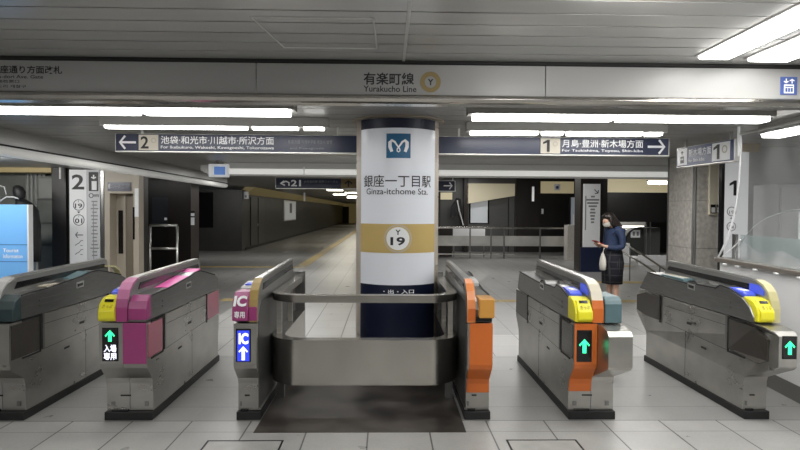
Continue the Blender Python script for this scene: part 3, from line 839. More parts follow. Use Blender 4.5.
text('东京方面 이케부쿠로·와코시 방면', lx(288), lx(332), H*.50, H*.72, -.006, dim_print, 'lettering', t, .0)
text('and Kawagoeshi', lx(290), lx(324), H*.14, H*.30, -.006, dim_print, 'lettering', t, .0)
xa, xb = sx(436), sx(668.5)
t = hang_sign('long navy hanging sign with right arrow, right of the column', xa, xb, SY, Z0, Z1)
cxm = (xa+xb)/2
MB().box(lx(540.5), lx(560), -.008, -.003, .008, H-.008).build('platform_box', beige_box, t)
numeral_one(lx(542.8), lx(549.5), .025, H-.025, -.0095, ink, t)
MB().disc(lx(555), H*.62, -.0105, .028, -.0085, 24, .018).build('line_ring', mat('pale_ring', (.5, .46, .36), .4), t)
text('月島·豊洲·新木場方面', lx(562), lx(643), H*.42, H*.90, -.006, white_print, 'lettering', t, .008)
text('For Tsukishima, Toyosu, Shin-kiba', lx(562), lx(643), H*.12, H*.32, -.006, white_print, 'lettering', t, .008)
arrow(MB(), lx(656.5), H/2, .15, .20, -.006, -PI/2, .17).build('arrow', white_print, t)
# angled sign over the booth end
SL = 1.03
dx_, dy_ = 3.82-3.70, 6.46-7.47   # runs toward the camera
rz = math.atan2(dy_, dx_)
t = hang_sign('short blue hanging sign with elevator icon, angled beside the booth', -SL/2, SL/2, 0, 2.165, 2.395, 'hanging_sign', rz, (3.76, 6.965, 2.165), navy_sign_r)
H = .23
MB().box(-.49, -.30, -.008, -.003, .012, H-.012).build('elevator_icon', white_sign, t)
mb = MB().use(ink).box(-.43, -.36, -.010, -.008, .035, .12)
for i in (-1, 1): mb.use(white_sign).disc(-.395+i*.016, .085, -.0125, .011, -.0102, 12)
mb.use(ink); arrow(mb, -.395, .165, .05, .05, -.010, 0, .3)
mb.build('pictogram', ink, t)
text('新木場方面', -.27, .15, H*.46, H*.86, -.006, white_print, 'lettering', t, .008)
text('for Shin-kiba', -.27, .03, H*.16, H*.34, -.006, white_print, 'lettering', t, .004)
MB().box(.17, .47, -.008, -.003, .012, H-.012).build('platform_box', white_sign, t)
numeral_one(.195, .30, .03, H-.03, -.0095, ink, t)
MB().disc(.385, .135, -.0105, .045, -.0085, 24, .03).build('line_ring', mat('pale_ring', (.5, .46, .36), .4), t)
# far signs across the corridor mouth
FY = 13.0
fx = lambda px: AX(px, 183, FY)
t = hang_sign('far dark hanging sign with back arrow at the corridor mouth', fx(276), fx(357), FY, AZ(320, 188.3, FY), AZ(320, 178.3, FY))
cxm = (fx(276)+fx(357))/2; fl = lambda px: fx(px)-cxm; H = .22
mb = MB().use(white_print)
mb.ribbon([(fl(289), .05), (fl(289), .12), (fl(286), .15), (fl(283), .12), (fl(280.5), .10)], .03, -.006, -.006)
mb.ribbon([(fl(284), .16), (fl(280.5), .10), (fl(285), .06)], .028, -.0065, -.006)
mb.build('arrow', white_print, t)
text('21', fl(291), fl(301), .04, H-.04, -.006, white_print, 'lettering', t, .03)
text('JR有楽町駅 国際フォーラム', fl(304), fl(338), H*.5, H*.78, -.006, dim_print, 'lettering', t, 0)
MB().box(fl(341), fl(356), -.008, -.003, .005, H-.005).build('exit_box', mat('dim_gold', (.20, .14, .05), .4), t)
arrow(MB(), fl(348.5), H/2, .16, .15, -.010, 0, .2).build('arrow', ink, t)
t = hang_sign('far dark hanging sign with white right arrow, just right of the column', fx(436), fx(455), FY, AZ(446, 191, FY), AZ(446, 181, FY))
arrow(MB(), .06, .115, .15, .20, -.006, -PI/2, .17).build('arrow', white_print, t)
mb = MB()
for a, b in ((0, .004), (.226, .23)): mb.box(-.21, .21, -.006, -.003, a, b)
mb.box(.205, .21, -.006, -.003, 0, .23).build('border', white_print, t)

# pale drop beam across the hall
struct(MB().box(-3.15, 11, 11.45, 11.75, 2.25, ZL+.02).build('beam_far', mat('pale_beam', (.55, .55, .53), .4, emit=.10), bevel=.004))
struct(MB().box(-3.15, 11, 11.43, 11.46, 2.275, 2.375).build('trim_5', mat('beam_face_glow', (.9, .9, .86), .4, emit=.55)))  # beam and strip glow to stand in for light on the beam face
t = thing('hanging_tag', 'small white tag hanging from the pale beam, left of the column', 'tag', (-1.60, 11.4, 2.26))
MB().box(-.012, .012, -.01, .01, 0, .16).build('tag_body', white_sign, t)
# small monitor box hung from the ceiling
t = thing('hanging_lightbox', 'small white lightbox with blue picture hanging above the dark wall', 'lightbox', (-3.14, 11.0, 2.19), math.radians(8))
MB().box(-.16, .20, 0, .12, 0, .24).build('box', mat('lightbox_white', (.8, .82, .84), .4, emit=.35), t, bevel=.01)
MB().box(-.06, .14, -.006, 0, .04, .19).build('picture', mat('lightbox_blue', (.12, .25, .62), .4, emit=.5), t)
MB().prism([(-.16, .04), (-.30, .12), (-.30, .22), (-.16, .22)], .02, .10, 'y').build('bracket', steel_dark, t)
MB().box(-.02, .02, .04, .08, .24, ZL-2.19).build('stem', steel_dark, t)

# ------------------------------------------------------------------ left side of the hall
# bulkhead with pale rounded nosing running away from the camera
struct(MB().use(mat('bulkhead_grey', (.36, .36, .35), .35, .2)).box(-9.9, -4.36, 4.45, 16.2, 2.30, ZL+.02).use(void).box(-4.40, -4.35, 4.45, 16.2, 2.285, 2.31).build('bulkhead', grey_wall))
pr = [(-4.36+.07*math.sin(PI*k/8), 2.235-.055*math.cos(PI*k/8)) for k in range(9)] + [(-4.42, 2.29), (-4.42, 2.18)]
struct(MB().prism(pr, 4.45, 16.0, 'y').build('trim_6', mat('cove_white_glow', (.8, .8, .77), .35, emit=.24)))  # nosing glows to stand in for light falling on it
WY = 10.5
wx = lambda px: AX(px, 215, WY)
mb = MB().use(cream_dim_glow).box(-9.9, wx(52), WY-.02, WY+.3, 2.22, 2.40)  # yellowish strip painted for the light on the wall top
mb.use(black_wall).box(wx(52), wx(66), WY, WY+.3, 0, 2.40)
mb.use(grey_wall).box(wx(101), wx(105), WY, WY+.35, 0, 2.37)
mb.use(beige).box(wx(105), wx(139), WY-.01, WY+.35, 2.10, 2.30)
mb.use(beige).box(wx(105), wx(110), WY-.01, WY+.35, 0, 2.10)
mb.use(beige).box(wx(133.5), wx(139), WY-.01, WY+.35, 0, 2.10)
mb.use(beige).box(wx(110), wx(133.5), WY-.01, WY+.35, 1.86, 2.10)
mb.use(black_wall).box(wx(66), wx(101), WY+.06, WY+.3, 0, 2.37)
mb.use(black_wall).box(wx(139), -4.37, WY+.2, WY+.4, 0, 2.17)
mb.use(black_wall).box(-7.5, -5.1, 14.2, 14.3, 0, 2.28)
mb.use(mach).box(-9.9, wx(52), WY+.9, WY+1.0, 0, 2.4)
mb.build('wall_left_far', grey_wall)['kind'] = 'structure'
bpy.data.objects['wall_left_far']['kind'] = 'structure'
# elevator doors set back in the surround
t = thing('door_1', 'beige elevator doors with narrow dark window slit', 'door', (wx(122), WY+.26, 0)); t['kind'] = 'structure'
dl = lambda px: wx(px)-wx(122)
o = MB().box(dl(108), dl(119), 0, .04, 0, 1.88).build('door_leaf', mat('door_cream', (.56, .51, .43), .4), t)
MB().box(dl(112), dl(116.5), -.012, .01, .78, 1.56).build('window_slit', gloss_black, o)
MB().box(dl(119), dl(136), .02, .05, 0, 1.88).build('door_leaf', beige_dk, t)
t = thing('elevator_sign', 'small navy elevator sign above the beige elevator doors', 'sign', (wx(120), WY-.01, 1.90))
MB().box(-.20, .20, -.02, 0, 0, .155).build('panel', navy_sign, t)
text('エレベーター Elevator', -.15, .17, .05, .115, -.022, dim_print, 'lettering', t, 0)
text('駅', -.185, -.155, .04, .12, -.022, white_print, 'lettering', t, .01)
t = thing('call_panel', 'slim white and black elevator call panel on the beige jamb', 'panel', (wx(137), WY-.01, 1.0))
MB().box(-.03, .035, -.015, 0, .45, .95).build('panel', white_sign, t)
MB().box(-.065, -.035, -.012, 0, .05, .62).build('button_strip', gloss_black, t)
# tall platform guide board
t = thing('guide_board', 'tall white platform 2 guide board with station numbers on the dark wall', 'sign', (wx(84.5), WY+.03, 0), 0, 'tall platform guide boards')
gl = lambda px: wx(px)-wx(84.5)
gz = lambda y_: AZ(84, y_, WY)
MB().box(gl(69.5), gl(86.8), -.03, .03, .45, 2.27).build('panel', white_sign, t)
MB().box(gl(87.2), gl(100), -.03, .03, .45, 2.27).build('panel', mat('board_grey', (.60, .61, .63), .4), t)
MB().box(gl(101), gl(104), -.04, .03, .45, 2.27).build('board_frame', steel_dark, t)
text('2', gl(72), gl(84.5), gz(189.5), gz(174.5), -.032, ink, 'lettering', t, .02)
MB().box(gl(89), gl(98.5), -.034, -.029, gz(191), gz(172)).build('icon_box', ink, t)
mb = MB().use(white_sign).box(gl(92), gl(97), -.037, -.034, gz(190), gz(181))
arrow(mb, gl(94), gz(177), .08, .08, -.036, PI, .3); mb.build('pictogram', white_sign, t)
for yy, s_ in ((205, '19'), (220, '01')):
    MB().disc(gl(78.8), gz(yy), -.034, .098, -.03, 28, .088).build('number_ring', ink, t)
    text(s_, gl(75), gl(82.3), gz(yy+3.3), gz(yy-1.5), -.032, ink, 'lettering', t, .015)
    text('Y', gl(78), gl(79.6), gz(yy-2.6), gz(yy-4.4), -.032, ink, 'lettering', t, .02)
MB().prism([(gl(77.2), gz(211.5)), (gl(80.4), gz(211.5)), (gl(78.8), gz(213.5))], -.033, -.03, 'y').build('triangle', ink, t)
arrow(MB(), gl(79), gz(235), .10, .14, -.032, PI/2, .14).build('arrow', ink, t)
mb = MB()
for yy in (243, 252):
    mb.ribbon([(gl(75), gz(yy+2.5)), (gl(77), gz(yy+1)), (gl(79), gz(yy)), (gl(81), gz(yy-2.5)), (gl(83), gz(yy-2.5))], .014, -.032, -.032)
    mb.ribbon([(gl(80), gz(yy+2.5)), (gl(82.5), gz(yy+2.5))], .012, -.032, -.032)
mb.build('pictogram', grey_print, t)
MB().disc(gl(91.3), gz(195.5), -.034, .042, -.03, 20, .03).build('line_ring', ink, t)
text('有楽町線', gl(94), gl(99), gz(197), gz(194), -.032, ink, 'lettering', t, .01)
mb = MB()
for i in range(16):
    zz_ = gz(202+i*3.6); w_ = .05+.07*random.random()
    mb.box(gl(94.5)-w_*.7, gl(94.5)+w_*.7, -.032, -.029, zz_, zz_+.022)
mb.ribbon([(gl(93.5), gz(201)), (gl(93.5), gz(259))], .012, -.0325, -.0325)
mb.build('route_list', grey_print, t)
t = thing('hanging_rod', 'short grey rod hanging under the bulkhead beside the platform 2 board', 'rod', (wx(63.5), WY-.1, 2.10))
MB().tube([(0, 0, 0), (0, 0, .28)], .02, 8).build('rod', alu, t)

# blue board and black covered equipment, machine alcove
t = thing('information_board', 'sky blue tourist information board standing behind the leftmost gate', 'board', (wx(6), 9.6, 0))
bz = lambda y_: AZ(10, y_, 9.6)
b_ = lambda px: AX(px, 230, 9.6) - wx(6)
MB().box(b_(-30), b_(28), 0, .10, .05, bz(204.5)).build('panel', sky_blue, t)
mb = MB()
for yy in (245, 262): mb.box(b_(-30), b_(28), -.003, 0, bz(yy), bz(yy)+.012)
mb.build('seam_line', mat('board_blue_dark', (.08, .22, .5), .5), t)
MB().box(b_(27.6), b_(29), -.01, .11, .05, bz(204.5)).build('side_edge', white_sign, t)
text('Tourist', b_(3), b_(18.5), bz(252.3), bz(248.5), -.003, white_print, 'lettering', t, .01)
text('Information', b_(3), b_(22.5), bz(258.2), bz(254.2), -.003, white_print, 'lettering', t, .01)
MB().box(b_(-30), b_(28), -.05, .15, 0, .05).build('base', steel_dark, t)
# covered equipment
t = thing('covered_equipment', 'black cloth covered equipment stand behind the sky blue board', 'equipment', (-5.98, 9.95, 0))
def blob_rings(pts, n=16):
    out = []
    for z, rx, ry, ox, oy in pts: out.append([(ox+rx*math.cos(2*PI*k/n)*(1+.06*math.sin(3*k)), oy+ry*math.sin(2*PI*k/n), z) for k in range(n)])
    return out
MB().rings(blob_rings([(.70, .10, .10, .10, 0), (.9, .14, .12, .06, 0), (1.3, .18, .14, .02, 0), (1.55, .17, .14, -.0, 0), (1.68, .12, .12, -.06, 0), (1.74, .06, .08, -.1, 0)])).build('cover', black, t, smooth=True)
MB().rings(blob_rings([(1.70, .05, .05, -.14, 0), (1.77, .08, .08, -.12, 0), (1.86, .095, .09, -.13, 0), (1.94, .07, .07, -.15, 0), (1.97, .03, .03, -.16, 0)])).build('top_cover', black, t, smooth=True)
mb = MB()
for dx__ in (-.08, .12): mb.box(dx__-.03, dx__+.03, -.03, .03, 0, .75)
mb.build('stand_leg', mach_lt, t)
t = thing('cable_loops', 'pale grey cable loops lying over the black cover by the blue board', 'cable', (-6.3, 9.75, 1.69))
mb = MB()
mb.tube([(-.45, 0, .20), (-.30, 0, .24), (-.15, 0, .20), (-.05, .0, .12), (0, 0, .02)], .018, 6)
mb.tube([(-.02, 0, .0), (-.06, 0, .14), (.0, .0, .26), (.08, 0, .24), (.10, 0, .12)], .012, 6)
mb.tube([(.0, 0, .01), (.10, 0, .08), (.22, 0, .08), (.30, 0, .05)], .012, 6)
mb.tube([(-.3, .02, .06), (-.2, .02, .10), (-.12, 0, .02)], .012, 6)
mb.build('cable', light_grey, t, smooth=True)
# equipment in the alcove: two cabinets and pipes
t = thing('service_cabinet', 'grey service cabinet with light upper door in the left alcove', 'cabinet', (wx(40), WY+.55, 0))
MB().box(-.36, .22, 0, .32, 0, 2.18).build('body', mach, t)
MB().box(-.32, .10, -.02, 0, 1.78, 2.14).build('upper_door', mach_lt, t)
MB().box(-.30, -.02, -.02, 0, .95, 1.72).build('door', mach, t, bevel=.004)
MB().box(.02, .19, -.02, 0, .40, 1.72).build('door', mach, t, bevel=.004)
MB().box(-.30, -.02, -.02, 0, .2, .90).build('door', mach, t, bevel=.004)
mb = MB()
for z in (.93, 1.32, 1.75): mb.box(-.36, .22, -.03, -.015, z-.01, z+.01)
mb.build('band', steel_dark, t)
for i in range(5):
    o = MB().tube([(0, 0, 0), (0, 0, 2.25)], .035, 8).build('wall_pipe', mach_lt)
    o.location = (wx(2+i*4.5), WY+.75, 0)
    tag(o, ('first', 'second', 'third', 'fourth', 'fifth')[i] + ' grey vertical pipe from the left in alcove above the blue board', 'pipe', 'pipes in the left alcove')

# freestanding barrier and brown pillar
t = thing('barrier', 'small stainless tube barrier in front of the dark doorway', 'barrier', (AX(163, 240, 11), 11.0, 0))
mb = lambda: MB()
for x in (-.24, .26):
    MB().tube([(x, 0, 0), (x, 0, 1.27)], .022, 10).build('post', alu, t, smooth=True)
for z in (1.29, .86):
    MB().tube([(-.24, 0, z), (.26, 0, z)], .024, 10).build('rail', alu, t, smooth=True)
struct(MB().box(-5.15, -4.62, 14, 14.6, 0, 2.3).build('pillar_left', brown_wall))
t = thing('button_plate', 'white button plate with black screen beside the dark brown pillar', 'panel', (-4.62, 14.0, 0))
MB().box(.0, .10, -.02, .02, 1.22, 1.55).build('plate', black_wall, t)
for z0, z1 in ((1.43, 1.50), (1.22, 1.40)): MB().box(.01, .09, -.03, -.02, z0, z1).build('button', white_print, t)
t = thing('dark_poster', 'dark framed poster on the black wall behind the tube barrier', 'poster', (AX(160, 205, 14.15), 14.17, 1.15))
MB().box(-.22, .22, 0, .02, 0, .75).build('frame', black, t)
MB().box(-.19, .19, -.006, 0, .03, .72).build('print', mat('dark_print', (.03, .035, .045), .3), t)
for z in (.18, .02): MB().box(.10, .16, -.012, -.006, z, z+.06).build('mark', white_print, t)

# far dark wall and the long corridor
mb = MB().use(dark_wall).box(-9.9, -5.6, 22.9, 23.4, 0, 2.36)
mb.box(-5.9, -5.6, 23.4, 76, 0, 2.20)
struct(mb.build('wall_far_left', dark_wall))
struct(MB().prism([(-5.62, 2.20), (-5.2, ZL), (-5.6, ZL), (-5.9, 2.2)], 23.4, 76, 'y').build('trim_8', cream_dim_glow))
struct(MB().box(-5.6, -5.57, 23.4, 76, 0, .10).build('baseboard_left', black))
mb = MB().use(cream_dim_glow).box(-5.9, 2, 76, 76.2, 0, ZL)
struct(mb.build('wall_far_end', cream_dim_glow))
struct(MB().box(-5.6, -4.9, 75.9, 76, 0, 2.1).build('door_2', brown_wall))
struct(MB().box(1.55, 1.9, 21, 76, 0, ZL).build('wall_corridor_right', dark_wall))
t = thing('wall_panel', 'tall charcoal service door in the corridor wall near the white poster', 'door', (-5.6, 25.6, 0))
for y0 in (-1.3, .1):
    MB().box(0, .03, y0, y0+1.25, .12, 2.12).build('door_leaf', mat('charcoal_door', (.045, .044, .042), .4), t, bevel=.01)
MB().box(.03, .05, -.1, -.04, .9, 1.0).build('handle', alu, t)
t = thing('framed_poster', 'white framed notice poster on the charcoal corridor wall', 'poster', (-5.57, 34.0, .98))
MB().box(-.03, .02, -2.1, 2.1, 0, 1.15).build('frame', alu, t)
MB().box(.02, .03, -1.9, 1.9, .06, 1.09).build('sheet', mat('poster_grey_glow', (.62, .64, .65), .4, emit=.22), t)  # emission put into the sheet to brighten it, not a lightbox
MB().box(.03, .035, -.3, .5, .45, 1.0).build('print', grey_print, t)
t = thing('emergency_light', 'small white box at the corner of the charcoal wall', 'box', (-5.55, 23.2, 2.02))
MB().box(-.06, .12, 0, .10, 0, .28).build('housing', white_sign, t, bevel=.01)
MB().box(.0, .06, -.01, 0, .05, .14).build('lens', grey_print, t)
t = thing('wall_screen', 'black framed screen on the charcoal wall beyond the brown pillar', 'screen', (-7.05, 22.86, .9))
MB().box(-.3, .35, 0, .04, 0, 1.35).build('frame', gloss_black, t)
for y, x, wh in ((25.2, -2.25, 'nearest'), (29, -1.75, 'second nearest'), (32, -2.6, 'third nearest'), (36, -2.1, 'fourth nearest'), (40, -2.4, 'farthest')):
    fixture('ceiling_light', x-.35, x+.35, y, y+.7, ZL, wh + ' of the five small bright ceiling lights in the long corridor', (), 'corridor ceiling lights', lamp_far)
t = thing('hanging_tag', 'small white tag hanging in the long corridor', 'tag', (-3.35, 24, 1.95))
MB().box(-.03, .03, -.01, .01, 0, .35).build('tag_body', white_sign, t)

# ------------------------------------------------------------------ far right of the column
BY = 23.0
qx = lambda px: AX(px, 212, BY)
qz = lambda y_: AZ(505, y_, BY)
mb = MB().use(mat('striped_grey', (.075, .075, .072), .4))
mb.box(qx(436), qx(464), BY, BY+.2, 0, ZH)
mb.use(mat('metal_wall', (.12, .12, .118), .35, .4)).box(qx(464), qx(516), BY, BY+.2, 0, ZH)
mb.use(brown_wall).box(qx(516), qx(541), BY-.05, BY+.2, 0, ZH)
mb.use(black_wall).box(qx(541), 11.9, BY, BY+.2, 0, ZH)
struct(mb.build('wall_far_right', dark_wall))
struct(MB().box(qx(437), qx(452), BY-.06, BY, qz(200), qz(193)).build('trim_9', cream))
struct(MB().prism([(qx(466), qz(204)), (qx(513), qz(196)), (qx(513), qz(184)), (qx(466), qz(184))], BY-.3, BY, 'y').build('trim_10', mat('cream_bulkhead_glow', (.58, .53, .40), .5, emit=.16, ecol=(.8, .7, .45))))  # emission stands in for light on the cream bulkhead
t = thing('window_1', 'bright frosted window beyond the guard fence', 'window', (qx(479), BY-.03, qz(223))); t['kind'] = 'structure'
MB().box(qx(469)-qx(479), qx(489)-qx(479), 0, .04, -.03, .93).build('window_frame', gloss_black, t)
MB().box(qx(470.5)-qx(479), qx(487.5)-qx(479), -.01, .02, 0, .90).build('pane', mat('window_white', (.62, .65, .68), .2, emit=.18), t)
struct(MB().box(qx(463), qx(467), BY-.3, BY-.1, 0, ZH).build('pillar_thin', brown_wall))
mb = MB()
for px in (508, 514.5):
    mb.box(qx(px), qx(px)+.03, BY-.03, BY, 0, 2.3)
struct(mb.build('trim_11', black))
t = thing('stair_banister', 'dark slanting stair banister seen beside the column', 'banister', (qx(456), BY-.5, 0))
MB().prism([(-.25, 1.75), (-.05, 2.1), (.12, 2.05), (.25, 1.0), (.15, 1.0), (.02, 1.5), (-.12, 1.4), (-.25, 1.35)], 0, .1, 'y').build('panel', gloss_black, t)
MB().tube([(-.02, -.05, 2.0), (.06, -.05, 1.6), (.22, -.05, 1.05)], .025, 8).build('handrail', light_grey, t)
t = thing('lit_panel', 'cream backlit panel with small white sign high on the black wall', 'light panel', (qx(556), BY-.08, qz(193)))
MB().box(qx(540)-qx(556), qx(573)-qx(556), 0, .08, 0, .46).build('panel', cream, t)
MB().box(-.11, .13, -.02, 0, .11, .36).build('sign_plate', white_sign, t)
MB().box(-.04, .06, -.025, -.02, .18, .28).build('pictogram', icon_blue, t)
t = thing('hanging_tube_light', 'thin white vertical rod lamp hanging before the dark brown wall', 'lamp', (qx(533)*.9, BY*.9, 1.95))
MB().box(-.035, .035, 0, .05, 0, .52).build('rod', white_print, t)
t = thing('notice_plate', 'tiny white notice on the black wall above the fence', 'notice', (qx(541), BY-.02, 1.50))
MB().box(-.06, .09, -.01, 0, 0, .2).build('plate', white_sign, t)
t = thing('white_notice_board', 'white notice board behind the stone half wall, left of map pillar', 'board', (qx(576), BY-.1, 0))
MB().box(qx(570)-qx(576), qx(584)-qx(576), 0, .08, 1.0, qz(197)).build('panel', mat('board_pale', (.62, .67, .74), .4, emit=.15), t)
MB().box(qx(569.3)-qx(576), qx(570)-qx(576), -.01, .09, 0, qz(197)).build('frame', steel_dark, t)
struct(MB().box((570-388)*19/590, (583-388)*19/590, 19.0, 19.4, 0, 1.16).build('half_wall', stone_lt, bevel=.01))
# fence
FYr = 19.8
t = thing('guard_fence', 'long stainless steel guard fence across the far side of the hall', 'fence', (0, FYr, 0))
f_ = lambda px: AX(px, 240, FYr)
MB().box(f_(436), f_(570), -.04, .04, 1.0, 1.06).build('top_rail', steel_rail, t, bevel=.005)
MB().box(f_(436), f_(570), -.02, .02, .42, .76).build('panel', mat('fence_steel', (.50, .49, .46), .35, .6, noise=.25, nscale=1.5), t)
MB().box(f_(436), f_(515), -.02, .02, .12, .16).build('bottom_rail', steel, t)
for px in (437, 470, 491, 504, 540, 569):
    MB().box(f_(px)-.025, f_(px)+.025, -.025, .025, 0, 1.02).build('post', steel_dark, t)
t = thing('fence_board', 'low pale board behind the guard fence next to the column', 'board', (f_(462), FYr+.6, 0))
MB().box(f_(455)-f_(462), f_(488)-f_(462), 0, .04, .72, 1.02).build('panel', white_wall, t)
for px in (456, 487): MB().box(f_(px)-f_(462)-.02, f_(px)-f_(462)+.02, .01, .03, 0, .72).build('leg', steel_dark, t)
MB().box(f_(441)-f_(462), f_(454)-f_(462), 0, .04, .0, .98).build('panel', brown_wall, t)

# map pillar
PX = lambda px: AX(px, 215, 15.5)
pz = lambda y_: AZ(591, y_, 15.5)
struct(MB().use(brown_wall).box(PX(580.5), PX(602.5), 15.5, 16.0, 0, ZH).build('pillar_map', brown_wall))
struct(MB().use(black_wall).box(PX(602.5), PX(610), 15.7, 16.3, 0, ZH).build('pillar_dark', black_wall))
t = thing('guide_board', 'white stop list board with navy foot on the far brown pillar', 'sign', (PX(591.5), 15.495, 0), 0, 'tall platform guide boards')
pl = lambda px: PX(px)-PX(591.5)
MB().box(pl(582.8), pl(599.5), -.04, 0, pz(247), pz(184)).build('panel', white_sign, t)
MB().box(pl(580.8), pl(602), -.05, 0, .0, pz(247)).build('foot_panel', navy_sign, t)
arrow(MB(), pl(595.5), pz(191.5), .13, .15, -.042, math.radians(-135), .17).build('arrow', ink, t)
mb = MB()
for i in range(9):
    w_ = (.10, .34, .30, .22, .12, .15, .12, .10, .08)[i]
    mb.box(pl(592)-w_/2, pl(592)+w_/2, -.043, -.04, pz(197.5+i*3.2), pz(197.5+i*3.2)+.045)
mb.box(pl(584.5), pl(585.5), -.043, -.04, pz(230), pz(196))
mb.build('stop_list', grey_print, t)

# right wall with escalator hall
RY = 18.0
rx = lambda px: AX(px, 215, RY)
rz_ = lambda y_: AZ(640, y_, RY)
mb = MB().use(black_wall).box(rx(607), rx(669), RY, RY+.3, rz_(222), rz_(192.5))
mb.use(cream).box(rx(605), rx(669), RY+.02, RY+.3, rz_(192.5), ZH)
struct(mb.build('wall_escalator_top', black_wall))
mb = MB().use(white_wall).box(rx(600), rx(672), RY+2.4, RY+2.6, 0, 1.5)
mb.use(white_wall).box(rx(600), rx(633), RY+.2, RY+.4, 0, .62)
mb.use(white_wall).box(rx(633), rx(672), RY-.6, RY-.4, 0, .30)
struct(mb.build('wall_escalator_back', white_wall))
LY = 16.3
for (pa, pb, py, nm) in ((650, 668, 176.5, 'upper'), (648, 667, 182.5, 'lower')):
    fixture('ceiling_light', AX(pa, py, LY), AX(pb, py, LY), LY-.06, LY+.06, AZ(658, py, LY)+.05, nm+' of two bright tubes above the black escalator wall', (), 'lights by the escalator', drop=.10)
o = fixture('escalator_light', rx(606), rx(672), RY+1.9, RY+2.1, 1.13, 'thin light line above the escalator under the black wall', (), 'lights by the escalator', lamp_far)
area('escalator_fill', (rx(640), RY+1.0, 2.2), 1.5, .3, 40, (math.radians(35), 0, 0))  # added fill to brighten the white wall behind the escalator
t = thing('escalator', 'dark rounded escalator end with handrail and white notice', 'escalator', (rx(650), RY+.6, 0))
el = lambda px: rx(px)-rx(650)
ez = rz_
arc = [(el(650)+.50*math.cos(a)-.02, 1.08-.42+.42*math.sin(a)) for a in [PI/2+PI/2*k/8 for k in range(9)]]
MB().prism([(el(652), 1.08)] + [(el(634)+.46-.46*math.sin(PI/2*k/8), 1.08-.46+.46*math.cos(PI/2*k/8)) for k in range(9)] + [(el(634), .2), (el(652), .2)], 0, .5, 'y').build('balustrade', mat('escalator_dark', (.06, .065, .06), .3), t)
mb = MB()
mb.tube([(el(652), -.02, 1.10)] + [(el(634)+.46-.48*math.sin(PI/2*k/8), -.02, 1.10-.46+.46*math.cos(PI/2*k/8)) for k in range(9)] + [(el(633.6), -.02, .25)], .03, 8).build('handrail', black, t, smooth=True)
MB().box(el(652), el(668), -.1, .5, .15, 1.10).build('side_panel', mat('escalator_panel', (.10, .105, .10), .35), t)
MB().box(el(639), el(648.5), -.02, 0, .78, 1.02).build('notice', white_sign, t)
mb = MB()
for q in (641, 645): mb.box(el(q), el(q+2), -.025, -.02, .84, .97)
mb.build('notice_print', grey_print, t)
for q in (653.5, 657.5):
    MB().tube([(el(q), -.12, 0.15), (el(q), -.12, 1.3)], .02, 8).build('tube_post', steel_dark, t)
t = thing('stair_handrail', 'double steel handrail sloping down behind the standing person', 'handrail', (0, 13.5, 0))
h_ = lambda px: AX(px, 255, 13.5)
hz_ = lambda y_: AZ(645, y_, 13.5)
for dy in (0, 9):
    MB().tube([(h_(622), 0, hz_(243+dy)), (h_(640), 0, hz_(253+dy)), (h_(672), 0, hz_(274+dy))], .022, 8).build('rail', alu, t, smooth=True)
for q, yy in ((630, 248), (660, 266)):
    MB().tube([(h_(q), 0, hz_(yy)), (h_(q), 0, 0)], .016, 8).build('post', steel_dark, t)

# granite pillar and fittings
GYp = 9.0
g_ = lambda px: AX(px, 210, GYp)
XC = g_(693.5); YBk_ = 9.0*(693.5-388)/(668.5-388)
mb = MB().use(stone)
zs = [0, .50, 1.03, 1.77, ZL]
for z0, z1 in zip(zs, zs[1:]):
    mb.box(XC, XC+.012, GYp+.035, YBk_, z0+.003, z1-.003)
    mb.box(XC+.035, g_(760), GYp, GYp+.012, z0+.003, z1-.003)
mb.use(steel_dark).box(XC+.011, g_(760), GYp+.011, YBk_, 0, ZL)
mb.use(alu)
mb.box(XC-.006, XC+.014, GYp+.02, GYp+.035, 0, ZL).box(XC+.02, XC+.036, GYp-.006, GYp+.012, 0, ZL)
mb.use(steel_dark).box(XC-.012, XC+.02, YBk_, YBk_+.03, 0, ZL)
struct(mb.build('pillar_granite', stone))
t = thing('switch_panel', 'tall beige service panel with two black switches on the granite pillar', 'panel', (g_(714.5), GYp, 0))
MB().box(g_(708)-g_(714.5), g_(721)-g_(714.5), -.035, 0, 1.55, ZL-.02).build('panel', mat('ivory_panel', (.55, .51, .40), .4), t, bevel=.004)
for q in (709.3, 715.2):
    s_ = MB().box(g_(q)-g_(714.5), g_(q+4.6)-g_(714.5), -.045, -.03, 1.575, 1.71).build('switch', gloss_black, t)
    MB().box(g_(q+.7)-g_(714.5), g_(q+3.9)-g_(714.5), -.055, -.045, 1.585, 1.665).build('cover', light_grey, s_)

# platform 1 board behind the booth
OY = 7.62
o_ = lambda px: AX(px, 210, OY)
oz = lambda y_: AZ(732, y_, OY)
t = thing('guide_board', 'white platform 1 guide board behind the hanging vinyl sheet', 'sign', (o_(733), OY, 0), 0, 'tall platform guide boards')
ol = lambda px: o_(px)-o_(733)
MB().box(ol(723.8), ol(748), 0, .05, .4, oz(152)).build('panel', mat('board_white_glow', (.72, .73, .75), .4, emit=.28), t)  # emission put into the panel to brighten it behind the vinyl
MB().box(ol(721), ol(723.8), -.01, .06, .0, oz(151)).build('board_frame', gloss_black, t)
numeral_one(ol(729), ol(736), oz(195.5), oz(180.5), -.003, ink, t)
for yy in (211.5, 226.5):
    MB().disc(ol(731.5), oz(yy), -.005, .062, -.001, 28, .052).build('number_ring', grey_print, t)
    text('19' if yy < 220 else '24', ol(729), ol(734.2), oz(yy+2.5), oz(yy-1), -.003, grey_print, 'lettering', t, .01)
MB().prism([(ol(730), oz(219)), (ol(733), oz(219)), (ol(731.5), oz(217))], -.003, 0, 'y').build('triangle', grey_print, t)
struct(MB().box(o_(722), o_(760), OY+.02, OY+.3, oz(151), ZL).build('trim_12', mat('amber_lit_wall', (.30, .21, .08), .5)))  # amber colour stands in for yellowish light on the wall

